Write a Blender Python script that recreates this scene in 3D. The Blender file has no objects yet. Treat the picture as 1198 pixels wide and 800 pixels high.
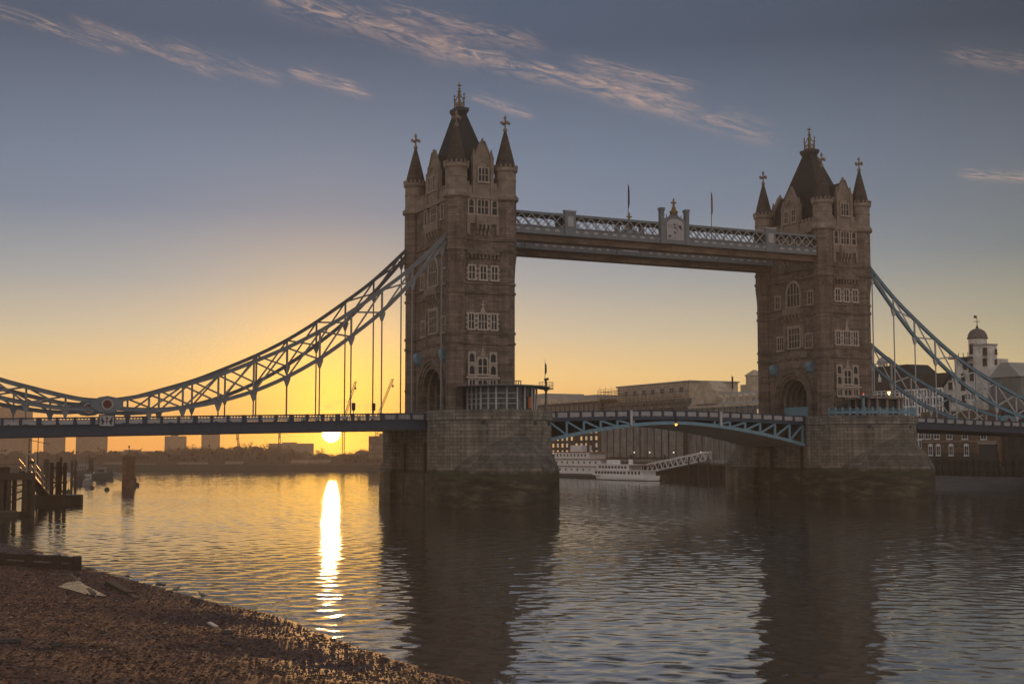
import bpy, math, random
import numpy as np
from mathutils import Vector, Matrix
random.seed(7); rng = np.random.default_rng(11)
scene = bpy.context.scene
col = scene.collection
PI = math.pi
R_ = math.radians

# ------------------------------------------------------------------ camera
CAM = Vector((-98.767, -232.35, 9.2235)); YAW = 0.441705; PITCH = 0.082086; FPX = 1577.95
cam_d = bpy.data.cameras.new('camera'); cam_d.sensor_width = 36.0; cam_d.lens = 36.0 * FPX / 1198.0
cam_d.clip_start = 0.5; cam_d.clip_end = 20000
cam = bpy.data.objects.new('camera', cam_d); col.objects.link(cam)
cam.location = CAM; cam.rotation_euler = (PI / 2 + PITCH, 0, -YAW)
scene.camera = cam

SUN_AZ = R_(17.69)      # from +Y towards +X
SUN_EL = R_(0.83)
SUN_DIR = Vector((math.sin(SUN_AZ) * math.cos(SUN_EL), math.cos(SUN_AZ) * math.cos(SUN_EL), math.sin(SUN_EL)))

scene.view_settings.view_transform = 'Standard'; scene.view_settings.look = 'None'
scene.view_settings.exposure = 0.22; scene.view_settings.gamma = 1.0
scene.view_settings.use_curve_mapping = False
scene.render.engine = 'CYCLES'
scene.cycles.use_denoising = True
scene.cycles.max_bounces = 6; scene.cycles.volume_bounces = 0
scene.cycles.sample_clamp_indirect = 6

# ------------------------------------------------------------------ node helpers
class NT:
    def __init__(s, tree): s.t = tree; s.n = tree.nodes; s.l = tree.links
    def new(s, kind, **kw):
        n = s.n.new(kind)
        for k, v in kw.items(): setattr(n, k, v)
        return n
    def put(s, sock, v):
        if isinstance(v, bpy.types.NodeSocket): s.l.new(v, sock)
        elif isinstance(v, (tuple, list)) and len(v) == 3 and sock.type == 'RGBA': sock.default_value = (*v, 1)
        else: sock.default_value = v
    def math(s, op, a, b=None, c=None, clamp=False):
        n = s.new('ShaderNodeMath', operation=op, use_clamp=clamp); s.put(n.inputs[0], a)
        if b is not None: s.put(n.inputs[1], b)
        if c is not None: s.put(n.inputs[2], c)
        return n.outputs[0]
    def vmath(s, op, a, b=None, out=0):
        n = s.new('ShaderNodeVectorMath', operation=op); s.put(n.inputs[0], a)
        if b is not None:
            s.put(n.inputs[3 if op == 'SCALE' else 1], b)
        return n.outputs['Value'] if op in ('DOT_PRODUCT', 'LENGTH', 'DISTANCE') else n.outputs[0]
    def mixc(s, f, a, b, mode='MIX'):
        n = s.new('ShaderNodeMix', data_type='RGBA', blend_type=mode); n.clamp_factor = True
        s.put(n.inputs[0], f); s.put(n.inputs[6], a); s.put(n.inputs[7], b)
        return n.outputs[2]
    def ramp(s, f, stops, interp='LINEAR'):
        n = s.new('ShaderNodeValToRGB'); cr = n.color_ramp; cr.interpolation = interp
        while len(cr.elements) < len(stops): cr.elements.new(0.5)
        for e, (p, c) in zip(cr.elements, stops):
            e.position = p; e.color = (*c, 1) if isinstance(c, tuple) else (c, c, c, 1)
        s.put(n.inputs[0], f); return n.outputs[0]
    def noise(s, vec, scale, detail=4, rough=.55, dist=0.0):
        n = s.new('ShaderNodeTexNoise'); s.put(n.inputs['Vector'], vec)
        n.inputs['Scale'].default_value = scale; n.inputs['Detail'].default_value = detail
        n.inputs['Roughness'].default_value = rough; n.inputs['Distortion'].default_value = dist
        return n.outputs[0]
    def maprange(s, v, a, b, c=0.0, d=1.0, smooth=True):
        n = s.new('ShaderNodeMapRange', interpolation_type='SMOOTHSTEP' if smooth else 'LINEAR')
        s.put(n.inputs[0], v); s.put(n.inputs[1], a); s.put(n.inputs[2], b); s.put(n.inputs[3], c); s.put(n.inputs[4], d)
        return n.outputs[0]
    def sep(s, v):
        n = s.new('ShaderNodeSeparateXYZ'); s.put(n.inputs[0], v); return n.outputs
    def comb(s, x, y, z):
        n = s.new('ShaderNodeCombineXYZ'); s.put(n.inputs[0], x); s.put(n.inputs[1], y); s.put(n.inputs[2], z); return n.outputs[0]

def lin(r, g, b):
    f = lambda c: (c / 255) / 12.92 if c / 255 <= .04045 else ((c / 255 + .055) / 1.055) ** 2.4
    return (f(r), f(g), f(b))

# pixel of the 1198 x 800 photograph -> world point, on a plane or at a forward distance
def ray_dir(u, v):
    X = (u - 599) / FPX; U = -(v - 400) / FPX
    F = math.cos(PITCH) - U * math.sin(PITCH); Z = math.sin(PITCH) + U * math.cos(PITCH)
    return Vector((F * math.sin(YAW) + X * math.cos(YAW), F * math.cos(YAW) - X * math.sin(YAW), Z))
def at(u, v, k, val):
    d = ray_dir(u, v); i = 'xyz'.index(k); return CAM + d * ((val - CAM[i]) / d[i])
def atD(u, v, D):
    d = ray_dir(u, v); h = math.hypot(d.x, d.y)
    fwd = d.x * math.sin(YAW) + d.y * math.cos(YAW)
    return CAM + d * (D / fwd)

# ------------------------------------------------------------------ world
world = bpy.data.worlds.new('World'); scene.world = world; world.use_nodes = True
w = NT(world.node_tree); w.n.clear()
geo = w.new('ShaderNodeTexCoord'); D = w.vmath('NORMALIZE', geo.outputs['Generated'])
dx, dy, dz = w.sep(D)
el = w.math('ARCSINE', dz)                                        # radians
sunh = (math.sin(SUN_AZ), math.cos(SUN_AZ), 0.0)
hl = w.math('SQRT', w.math('ADD', w.math('MULTIPLY', dx, dx), w.math('MULTIPLY', dy, dy)))
caz = w.math('DIVIDE', w.vmath('DOT_PRODUCT', D, sunh), w.math('MAXIMUM', hl, 1e-4))   # cos azimuth distance
e01 = w.math('DIVIDE', w.math('MAXIMUM', el, 0.0), R_(40), clamp=True)
def deg(x): return x / 40.0
front = w.ramp(e01, [(0, (1.15, .40, .065)), (deg(1.0), (1.18, .48, .085)), (deg(2.0), (1.12, .55, .15)), (deg(3.2), lin(252, 203, 132)), (deg(5.06), lin(207, 185, 156)),
                     (deg(7.2), lin(162, 159, 157)), (deg(10.1), lin(119, 128, 145)), (deg(12), lin(111, 122, 140)), (deg(17.2), lin(76, 86, 104)), (1, lin(80, 90, 108))])
away = w.ramp(e01, [(0, lin(226, 184, 128)), (deg(3.0), lin(218, 194, 142)), (deg(5.4), lin(173, 165, 140)), (deg(8.3), lin(122, 129, 131)), (deg(12), lin(101, 109, 120)),
                    (deg(17.2), lin(62, 71, 83)), (deg(28), lin(74, 84, 99)), (1, lin(86, 94, 108))])
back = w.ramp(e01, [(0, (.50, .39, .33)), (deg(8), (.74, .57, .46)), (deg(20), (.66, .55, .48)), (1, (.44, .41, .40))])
f1 = w.maprange(caz, math.cos(R_(29)), math.cos(R_(5)), smooth=False)
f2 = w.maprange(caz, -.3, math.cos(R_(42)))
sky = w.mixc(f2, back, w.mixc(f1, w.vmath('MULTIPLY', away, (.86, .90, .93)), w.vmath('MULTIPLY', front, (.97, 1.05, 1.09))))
# warm glow round the sun and the disc itself
cs = w.vmath('DOT_PRODUCT', D, tuple(SUN_DIR))
ang = w.math('ARCCOSINE', w.math('MINIMUM', cs, 1.0))
def lobe(wid, pw=2.0):
    return w.math('EXPONENT', w.math('MULTIPLY', w.math('POWER', w.math('DIVIDE', ang, R_(wid)), pw), -1.0))
sky = w.mixc(w.math('MULTIPLY', lobe(4.3, 1.4), .92), sky, (1.1, .62, .085))
sky = w.mixc(1.0, sky, w.mixc(lobe(2.4, 1.1), (0, 0, 0), (1.9, .85, .05)), 'ADD')
# cirrus: streaks laid along great-circle segments of the sky
def sdir(u, v): return ray_dir(u, v).normalized()
warm = lin(205, 168, 146)
px_, py_ = w.math('DIVIDE', dx, w.math('MAXIMUM', dz, .05)), w.math('DIVIDE', dy, w.math('MAXIMUM', dz, .05))
def streak(u0, v0, u1, v1, wid, amp, seed, bend=0.0):
    global sky
    a, b = sdir(u0, v0), sdir(u1, v1)
    t = (b - a); L = t.length; t.normalize(); n = a.cross(b).normalized()
    s = w.math('DIVIDE', w.vmath('DOT_PRODUCT', w.vmath('SUBTRACT', D, tuple(a)), tuple(t)), L)
    q = w.math('DIVIDE', w.vmath('DOT_PRODUCT', D, tuple(n)), wid / FPX)
    c3 = w.comb(w.math('MULTIPLY', s, L * FPX / 46.0), w.math('MULTIPLY', q, 1.25), seed)
    nz = w.noise(c3, 1.0, 10, .72, 1.3)
    nb = w.noise(w.comb(w.math('MULTIPLY', s, L * FPX / 130.0), seed * 3.1, 0.0), 1.0, 2, .5)
    q2 = w.math('ADD', q, w.math('MULTIPLY', w.math('SUBTRACT', nb, .5), 1.6))
    q2 = w.math('ADD', q2, w.math('MULTIPLY', w.math('SUBTRACT', nz, .5), 2.2))
    prof = w.math('EXPONENT', w.math('MULTIPLY', w.math('MULTIPLY', q2, q2), -1.0))
    ends = w.math('MULTIPLY', w.maprange(s, -.05, .18), w.maprange(s, 1.05, .82))
    m = w.math('MULTIPLY', w.math('MULTIPLY', prof, ends), w.maprange(nz, .40, .68))
    m = w.math('MULTIPLY', m, amp * .82)
    sky = w.mixc(m, sky, warm)
for k, args in enumerate([(-40, 0, 150, 62, 6, .62), (80, 22, 262, 92, 5.5, .6), (190, 50, 335, 98, 8, .4), (335, 84, 436, 113, 6.5, .75),
                          (290, -12, 560, 70, 13, .62), (480, 48, 820, 130, 12, .7), (440, 8, 640, 60, 10, .45), (690, 102, 915, 162, 11, .5),
                          (548, 112, 625, 138, 5, .65), (660, 68, 820, 108, 7, .55), (1100, 62, 1260, 88, 8, .42), (1120, 203, 1230, 214, 5.5, .8)]):
    streak(*args, seed=3.7 * k + 1.3)
warm = lin(250, 196, 120)
streak(374, 476, 440, 474, 7, .6, seed=91.0)
disc = w.maprange(ang, R_(.42), R_(.26))
sky = w.mixc(disc, sky, (40, 27, 10))
ground_dark = w.maprange(dz, -.02, 0.0)
sky = w.mixc(ground_dark, (.12, .10, .09), sky)
nish = w.new('ShaderNodeTexSky', sky_type='NISHITA', sun_disc=False, sun_elevation=SUN_EL, sun_rotation=SUN_AZ, air_density=1.2, dust_density=1.5)
bg1 = w.new('ShaderNodeBackground'); bg1.inputs[1].default_value = 0.05; w.put(bg1.inputs[0], w.vmath('SCALE', nish.outputs[0], .05))
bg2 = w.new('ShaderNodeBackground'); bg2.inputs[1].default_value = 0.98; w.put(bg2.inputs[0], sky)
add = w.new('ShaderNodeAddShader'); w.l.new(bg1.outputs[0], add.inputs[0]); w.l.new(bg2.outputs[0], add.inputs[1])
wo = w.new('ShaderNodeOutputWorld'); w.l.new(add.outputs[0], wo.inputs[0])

sun_d = bpy.data.lights.new('sun', 'SUN'); sun_d.energy = 2.0; sun_d.angle = R_(0.53); sun_d.color = (1.0, .50, .17)
sun = bpy.data.objects.new('sun', sun_d); col.objects.link(sun)
sun.rotation_euler = SUN_DIR.to_track_quat('Z', 'Y').to_euler(); sun.location = (0, 0, 120)

# ------------------------------------------------------------------ materials
MATS = {}
def mat(name):
    m = bpy.data.materials.new(name); m.use_nodes = True
    t = NT(m.node_tree); t.n.clear()
    o = t.new('ShaderNodeOutputMaterial'); p = t.new('ShaderNodeBsdfPrincipled'); t.l.new(p.outputs[0], o.inputs[0])
    MATS[name] = m; return m, t, p
def plain(name, c, rough=.7, metal=0.0, var=.25, scale=1.5, spec=.4, bump=0.0):
    m, t, p = mat(name); tc = t.new('ShaderNodeTexCoord').outputs['Object']
    n = t.noise(tc, scale, 5, .6); n2 = t.noise(tc, scale * 7, 3, .6)
    f = t.math('ADD', t.math('MULTIPLY', n, .7), t.math('MULTIPLY', n2, .3))
    lo = tuple(x * (1 - var) for x in c); hi = tuple(min(1, x * (1 + var)) for x in c)
    t.put(p.inputs['Base Color'], t.ramp(f, [(.3, lo), (.7, hi)]))
    p.inputs['Roughness'].default_value = rough; p.inputs['Metallic'].default_value = metal
    p.inputs['Specular IOR Level'].default_value = spec
    if bump:
        b = t.new('ShaderNodeBump'); b.inputs['Strength'].default_value = .6; b.inputs['Distance'].default_value = bump
        t.put(b.inputs['Height'], n2); t.l.new(b.outputs[0], p.inputs['Normal'])
    return m
def wallco(t):
    o = t.new('ShaderNodeTexCoord').outputs['Object']; x, y, z = t.sep(o)
    return o, t.comb(t.math('ADD', x, t.math('MULTIPLY', y, .999)), z, 0.0), z
def masonry(name, c, bw=1.2, bh=.5, mortar=.5, var=.22, rough=.85, tide=None, streaks=.35, msize=.03, bump=.03, tint=None):
    m, t, p = mat(name); o, uv, z = wallco(t)
    bt = t.new('ShaderNodeTexBrick'); t.put(bt.inputs['Vector'], uv)
    bt.inputs['Color1'].default_value = (*[x * (1 + var) for x in c], 1); bt.inputs['Color2'].default_value = (*[x * (1 - var) for x in c], 1)
    bt.inputs['Mortar'].default_value = (*[x * mortar for x in c], 1)
    bt.inputs['Scale'].default_value = 1.0; bt.inputs['Brick Width'].default_value = bw; bt.inputs['Row Height'].default_value = bh
    bt.inputs['Mortar Size'].default_value = msize; bt.inputs['Mortar Smooth'].default_value = .3; bt.inputs['Bias'].default_value = 0
    n = t.noise(o, .35, 6, .65); n2 = t.noise(o, 3.0, 5, .6)
    cc = t.mixc(.75, bt.outputs[0], t.ramp(n, [(.28, .42), (.72, 1.25)]), 'MULTIPLY')
    cc = t.mixc(.5, cc, t.ramp(n2, [(.3, .6), (.7, 1.2)]), 'MULTIPLY')
    if streaks:                                                       # rain streaks running down the stone
        sx, sy, sz = t.sep(o)
        sv = t.comb(t.math('MULTIPLY', sx, 1.4), t.math('MULTIPLY', sy, 1.4), t.math('MULTIPLY', sz, .09))
        sn = t.noise(sv, 1.0, 4, .6)
        cc = t.mixc(streaks, cc, t.ramp(sn, [(.35, .35), (.62, 1.1)]), 'MULTIPLY')
    if tint: cc = t.mixc(t.maprange(n, .45, .7), cc, tint)
    rgh = rough
    if tide is not None:                                              # algae and mud below the high water mark
        zw = t.math('ADD', z, t.math('MULTIPLY', t.math('SUBTRACT', t.noise(o, .5, 5, .6), .5), 1.6))
        low = t.maprange(zw, tide + .35, tide - .25)
        mud = t.ramp(t.noise(t.comb(t.math('MULTIPLY', t.sep(o)[0], .35), t.math('MULTIPLY', t.sep(o)[1], .35), t.math('MULTIPLY', z, 1.3)), .8, 6, .62),
                     [(.30, (.012, .010, .007)), (.50, (.040, .033, .020)), (.70, (.12, .105, .065))])
        green = t.maprange(t.math('ABSOLUTE', t.math('SUBTRACT', zw, tide - .55)), 1.0, .1)
        mud = t.mixc(t.math('MULTIPLY', green, .6), mud, (.040, .046, .018))
        cc = t.mixc(t.math('MULTIPLY', low, .96), cc, mud)
        rgh = t.math('SUBTRACT', rough, t.math('MULTIPLY', low, .3))
    t.put(p.inputs['Base Color'], cc); t.put(p.inputs['Roughness'], rgh); p.inputs['Specular IOR Level'].default_value = .3
    b = t.new('ShaderNodeBump'); b.inputs['Strength'].default_value = .8; b.inputs['Distance'].default_value = bump
    t.put(b.inputs['Height'], t.math('ADD', t.math('MULTIPLY', bt.outputs['Fac'], -1.0), t.math('MULTIPLY', n2, .8)))
    t.l.new(b.outputs[0], p.inputs['Normal'])
    return m
def emit(name, c, s):
    m, t, p = mat(name); p.inputs['Base Color'].default_value = (*c, 1)
    p.inputs['Emission Color'].default_value = (*c, 1); p.inputs['Emission Strength'].default_value = s; return m
def glassmat(name, c=(.012, .014, .018), rough=.12):
    m, t, p = mat(name); tc = t.new('ShaderNodeTexCoord').outputs['Object']
    n = t.noise(tc, 1.3, 2, .5)
    t.put(p.inputs['Base Color'], t.ramp(n, [(.35, c), (.7, tuple(x * 2.6 for x in c))]))
    p.inputs['Roughness'].default_value = rough; p.inputs['Specular IOR Level'].default_value = .18; return m

granite = masonry('granite', (.205, .162, .136), 1.1, .46, .55, .28, streaks=.45, msize=.035)
portland = plain('portland_stone', (.32, .275, .235), .85, var=.35, scale=1.2, bump=.03)
portland_dk = plain('weathered_stone', (.205, .168, .140), .88, var=.5, scale=.6, bump=.04)
pierstone = masonry('pier_granite', (.235, .215, .188), 1.9, .62, .42, .24, tide=6.2, streaks=.55, msize=.04, bump=.05)
prowstone = masonry('stained_granite', (.150, .135, .118), 1.9, .62, .5, .3, tide=6.0, streaks=.6, msize=.04, bump=.05)
slate = masonry('slate', (.024, .022, .022), .5, .3, .5, .35, rough=.6, streaks=.2, msize=.03, bump=.02)
spireslate = masonry('stone_spire', (.080, .064, .056), .5, .42, .5, .25, rough=.8, streaks=.3, msize=.04, bump=.02)
gold = plain('old_gilding', (.17, .11, .04), .55, metal=.15, var=.3, scale=3)
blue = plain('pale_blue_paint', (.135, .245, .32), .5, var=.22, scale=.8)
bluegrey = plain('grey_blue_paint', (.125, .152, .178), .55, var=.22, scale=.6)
navy = plain('navy_paint', (.030, .040, .066), .5, var=.25, scale=1)
white = plain('white_paint', (.62, .62, .63), .55, var=.15, scale=.7)
offwhite = plain('dull_white_paint', (.40, .41, .42), .6, var=.22, scale=.5)
palepanel = plain('parapet_panel_paint', (.33, .33, .35), .6, var=.25, scale=3)
soffit = masonry('soffit_plate', (.16, .115, .085), 1.5, .45, .5, .25, streaks=0, rough=.75)
plank = plain('soffit_board', (.24, .205, .165), .8, var=.3, scale=.8)
redpaint = plain('oxide_red', (.11, .022, .02), .55, var=.2)
darkmetal = plain('dark_iron', (.028, .028, .032), .5, var=.3)
greymetal = plain('grey_steel', (.16, .16, .165), .5, var=.25)
asphalt = plain('asphalt', (.05, .05, .052), .9, var=.3)
glass = glassmat('window_glass', rough=.3)
glass_lt = glassmat('pale_glass', (.05, .055, .06), .08)
timber = plain('wet_timber', (.030, .021, .015), .65, var=.5, scale=1.2, bump=.03)
timber2 = plain('grey_timber', (.075, .058, .044), .8, var=.45, scale=1.2, bump=.03)
lamp_warm = emit('warm_lamp', (1.0, .62, .22), 3.5)
lamp_red = emit('red_lamp', (1.0, .12, .06), .8)
lamp_amber = emit('amber_lamp', (1.0, .45, .08), 3)
sky_glow_win = emit('sky_glow_window', (1.0, .58, .25), .55)  # emission stands in for the warm sky mirrored in warehouse panes
sky_glow_win2 = emit('pale_sky_glow_window', (.9, .75, .5), .28)  # paler step of that painted sky reflection
cloth_dark = plain('dark_cloth', (.02, .02, .024), .9)
cloth_red = plain('flag_red_cloth', (.14, .02, .025), .9)
skin = plain('skin', (.35, .2, .14), .6)

# ------------------------------------------------------------------ mesh builder
def org(o):
    v = Vector((0, 0, 0))
    while o is not None: v += o.location; o = o.parent
    return v
class MB:
    def __init__(s): s.v = []; s.f = []
    def add(s, vs, fs):
        k = len(s.v); s.v += [tuple(x) for x in vs]; s.f += [tuple(i + k for i in f) for f in fs]; return s
    def box(s, x0, x1, y0, y1, z0, z1):
        return s.add([(x0, y0, z0), (x1, y0, z0), (x1, y1, z0), (x0, y1, z0), (x0, y0, z1), (x1, y0, z1), (x1, y1, z1), (x0, y1, z1)],
                     [(0, 3, 2, 1), (4, 5, 6, 7), (0, 1, 5, 4), (1, 2, 6, 5), (2, 3, 7, 6), (3, 0, 4, 7)])
    def prism(s, pts, mapf, d0, d1):                                    # polygon pts (a,b) extruded along depth
        n = len(pts)
        vs = [mapf(a, b, d0) for a, b in pts] + [mapf(a, b, d1) for a, b in pts]
        return s.add(vs, [tuple(range(n - 1, -1, -1)), tuple(range(n, 2 * n))] + [(i, (i + 1) % n, n + (i + 1) % n, n + i) for i in range(n)])
    def vprism(s, pts, z0, z1, top=None):                               # plan polygon extruded upwards, optional top outline
        n = len(pts); top = top or pts
        vs = [(x, y, z0) for x, y in pts] + [(x, y, z1) for x, y in top]
        return s.add(vs, [tuple(range(n - 1, -1, -1)), tuple(range(n, 2 * n))] + [(i, (i + 1) % n, n + (i + 1) % n, n + i) for i in range(n)])
    def ringstack(s, rings, cap=True):
        n = len(rings[0]); vs = [p for r in rings for p in r]; fs = []
        for k in range(len(rings) - 1):
            for i in range(n): fs.append((k * n + i, k * n + (i + 1) % n, (k + 1) * n + (i + 1) % n, (k + 1) * n + i))
        if cap: fs += [tuple(range(n - 1, -1, -1)), tuple(range((len(rings) - 1) * n, len(rings) * n))]
        return s.add(vs, fs)
    def lathe(s, cx, cy, prof, n=8, ph=PI / 8, sx=1, sy=1):
        return s.ringstack([[(cx + r * sx * math.cos(ph + 2 * PI * i / n), cy + r * sy * math.sin(ph + 2 * PI * i / n), z) for i in range(n)] for r, z in prof])
    def beam(s, p, q, wd, ht, up=(0, 0, 1)):
        p, q = Vector(p), Vector(q); d = (q - p)
        if d.length < 1e-6: return s
        d.normalize(); u = Vector(up)
        if abs(d.dot(u)) > .98: u = Vector((1, 0, 0))
        sd = d.cross(u).normalized(); u2 = sd.cross(d).normalized(); a, b = sd * wd / 2, u2 * ht / 2
        return s.add([p - a - b, p + a - b, p + a + b, p - a + b, q - a - b, q + a - b, q + a + b, q - a + b],
                     [(0, 1, 2, 3), (7, 6, 5, 4), (0, 4, 5, 1), (1, 5, 6, 2), (2, 6, 7, 3), (3, 7, 4, 0)])
    def tube(s, p, q, r, r2=None, n=8):
        p, q = Vector(p), Vector(q); d = (q - p).normalized(); r2 = r if r2 is None else r2
        u = Vector((0, 0, 1)) if abs(d.z) < .95 else Vector((1, 0, 0)); sd = d.cross(u).normalized(); up = sd.cross(d)
        ring = lambda c, rr: [c + sd * rr * math.cos(2 * PI * i / n) + up * rr * math.sin(2 * PI * i / n) for i in range(n)]
        return s.ringstack([ring(p, r), ring(q, r2)])
    def sweep(s, pts, wd, ht):                                          # beam of width wd (along y) following points in the xz plane
        rings = []
        pts = [Vector(p) for p in pts]
        for i, p in enumerate(pts):
            d = (pts[min(i + 1, len(pts) - 1)] - pts[max(i - 1, 0)]).normalized()
            nrm = Vector((-d.z, 0, d.x)); a = Vector((0, wd / 2, 0)); b = nrm * ht / 2
            rings.append([p - a - b, p + a - b, p + a + b, p - a + b])
        return s.ringstack(rings)
    def build(s, name, m, parent=None, smooth=False, loc=None):
        me = bpy.data.meshes.new(name)
        o = bpy.data.objects.new(name, me); col.objects.link(o)
        off = Vector((0, 0, 0))
        if parent is not None: o.parent = parent; off = org(parent)
        elif loc is not None: o.location = loc; off = Vector(loc)
        me.from_pydata([(x - off.x, y - off.y, z - off.z) for x, y, z in s.v], [], s.f)
        me.validate(); me.update()
        import bmesh
        bm = bmesh.new(); bm.from_mesh(me); bmesh.ops.recalc_face_normals(bm, faces=bm.faces); bm.to_mesh(me); bm.free()
        me.materials.append(m)
        if smooth:
            for p in me.polygons: p.use_smooth = True
        return o
def tag(o, label, cat, group=None, kind=None):
    if label: o['label'] = label
    if cat: o['category'] = cat
    if group: o['group'] = group
    if kind: o['kind'] = kind
    return o
def thing(name, label, cat, loc, group=None):
    o = bpy.data.objects.new(name, None); col.objects.link(o); o.location = loc; o.empty_display_size = .5
    return tag(o, label, cat, group)
def copy_tree(o, parent=None, delta=None, label=None):
    c = o.copy(); col.objects.link(c)
    if parent is not None: c.parent = parent
    if delta is not None: c.location = Vector(o.location) + Vector(delta)
    if label: c['label'] = label
    for ch in list(o.children): copy_tree(ch, c)
    return c
def struct(o): o['kind'] = 'structure'; return o
S = 82.3; TX, TY = 4.89, 10.18
# ================================================================== SETTING
def gridmesh(name, X, Y, Z, m, smooth=True):
    ny, nx = X.shape; co = np.stack([X, Y, Z], -1).reshape(-1, 3).astype(np.float32)
    i = np.arange(ny * nx).reshape(ny, nx)
    q = np.stack([i[:-1, :-1], i[:-1, 1:], i[1:, 1:], i[1:, :-1]], -1).reshape(-1, 4)
    return rawmesh(name, co, q, m, smooth)
def rawmesh(name, co, q, m, smooth=False):
    me = bpy.data.meshes.new(name); k = q.shape[1]
    me.vertices.add(len(co)); me.vertices.foreach_set('co', co.ravel())
    me.loops.add(q.size); me.loops.foreach_set('vertex_index', q.ravel().astype(np.int32))
    me.polygons.add(len(q)); me.polygons.foreach_set('loop_start', np.arange(0, q.size, k, dtype=np.int32))
    me.polygons.foreach_set('loop_total', np.full(len(q), k, dtype=np.int32))
    if smooth: me.polygons.foreach_set('use_smooth', np.ones(len(q), dtype=bool))
    me.update(calc_edges=True); me.validate(); me.materials.append(m)
    o = bpy.data.objects.new(name, me); col.objects.link(o); return o
def vnoise(X, Y, sc, seed):
    r = np.random.default_rng(seed); G = r.random((256, 256))
    x, y = X * sc, Y * sc; xi, yi = np.floor(x).astype(int), np.floor(y).astype(int); fx, fy = x - xi, y - yi
    fx, fy = fx * fx * (3 - 2 * fx), fy * fy * (3 - 2 * fy)
    g = lambda a, b: G[a % 256, b % 256]
    return (g(xi, yi) * (1 - fx) + g(xi + 1, yi) * fx) * (1 - fy) + (g(xi, yi + 1) * (1 - fx) + g(xi + 1, yi + 1) * fx) * fy
def fbm(X, Y, sc, seed, n=4): return sum(vnoise(X, Y, sc * 2 ** k, seed + k) * .5 ** k for k in range(n)) / sum(.5 ** k for k in range(n)) - .5

# river
WAVE_SLOPE = .038
m, t, p = mat('river_water'); tc = t.new('ShaderNodeTexCoord').outputs['Object']
rot = t.new('ShaderNodeMapping', vector_type='POINT'); rot.inputs['Rotation'].default_value = (0, 0, YAW); t.put(rot.inputs[0], tc)
wx, wy, wz = t.sep(rot.outputs[0])
wv = t.comb(t.math('MULTIPLY', wx, .55), wy, 0.0)
n1 = t.noise(wv, .16, 3, .55, .6); n2 = t.noise(wv, .75, 4, .6, .5); n3 = t.noise(tc, .012, 3, .5); n4 = t.noise(tc, 2.1, 3, .55, .3)
calm = t.maprange(n3, .40, .62, .35, 1.0)
h = t.math('ADD', t.math('MULTIPLY', n1, .0), t.math('MULTIPLY', t.math('ADD', t.math('MULTIPLY', n2, .02), t.math('MULTIPLY', n4, .030)), calm))
bp = t.new('ShaderNodeBump'); bp.inputs['Strength'].default_value = 1.0; bp.inputs['Distance'].default_value = .55; t.put(bp.inputs['Height'], h)
t.l.new(bp.outputs[0], p.inputs['Normal'])
p.inputs['Base Color'].default_value = (.050, .044, .035, 1); p.inputs['Roughness'].default_value = .05; p.inputs['IOR'].default_value = 4.2
p.inputs['Specular IOR Level'].default_value = .5
# the ripples are real relief: a sum of short wind waves on a fine grid, a flat sheet beyond it
rows = [46.0]
while rows[-1] < 735: rows.append(rows[-1] + max(.19, rows[-1] * .0022))
Dr = np.array(rows)[:, None]; Cc = np.linspace(-1, 1, 760)[None, :] * (.62 * Dr + 25)
WXg = CAM.x + Dr * math.sin(YAW) + Cc * math.cos(YAW); WYg = CAM.y + Dr * math.cos(YAW) - Cc * math.sin(YAW)
Zw = np.zeros_like(WXg); wr = np.random.default_rng(21)
for k in range(46):
    lam = .55 * (3.4 / .55) ** wr.random(); th = math.pi / 2 - YAW + wr.normal(0, .95); q = 2 * math.pi / lam
    amp = WAVE_SLOPE * lam / (2 * math.pi) * (1.0 if lam < 4 else .75) * math.sqrt(2.0 / 46)
    Zw += amp * np.sin(q * (math.cos(th) * WXg + math.sin(th) * WYg) + wr.uniform(0, 6.28))
gust = .70 + .9 * np.clip(fbm(WXg, WYg, .012, 77, 3) + .5, 0, 1) - .2
Zw *= gust
nr, nc = Zw.shape; idx = np.arange(nr * nc).reshape(nr, nc)
quads = np.stack([idx[:-1, :-1], idx[:-1, 1:], idx[1:, 1:], idx[1:, :-1]], -1).reshape(-1, 4)
co_w = np.stack([WXg, WYg, Zw], -1).reshape(-1, 3); n0 = len(co_w)
co_w = np.concatenate([co_w, np.array([(-900, -450, -.45), (1200, -450, -.45), (1200, 1300, -.45), (-900, 1300, -.45)])]).astype(np.float32)
quads = np.concatenate([quads, np.array([[n0, n0 + 1, n0 + 2, n0 + 3]])])
struct(rawmesh('river', co_w, quads, m, True))

earth = plain('earth', (.07, .06, .05), .95, var=.4, scale=.05)
struct(MB().add([(-1500, -500, -1.2), (2000, -500, -1.2), (2000, 1900, -1.2), (-1500, 1900, -1.2)], [(0, 1, 2, 3)]).build('ground', earth))

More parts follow.
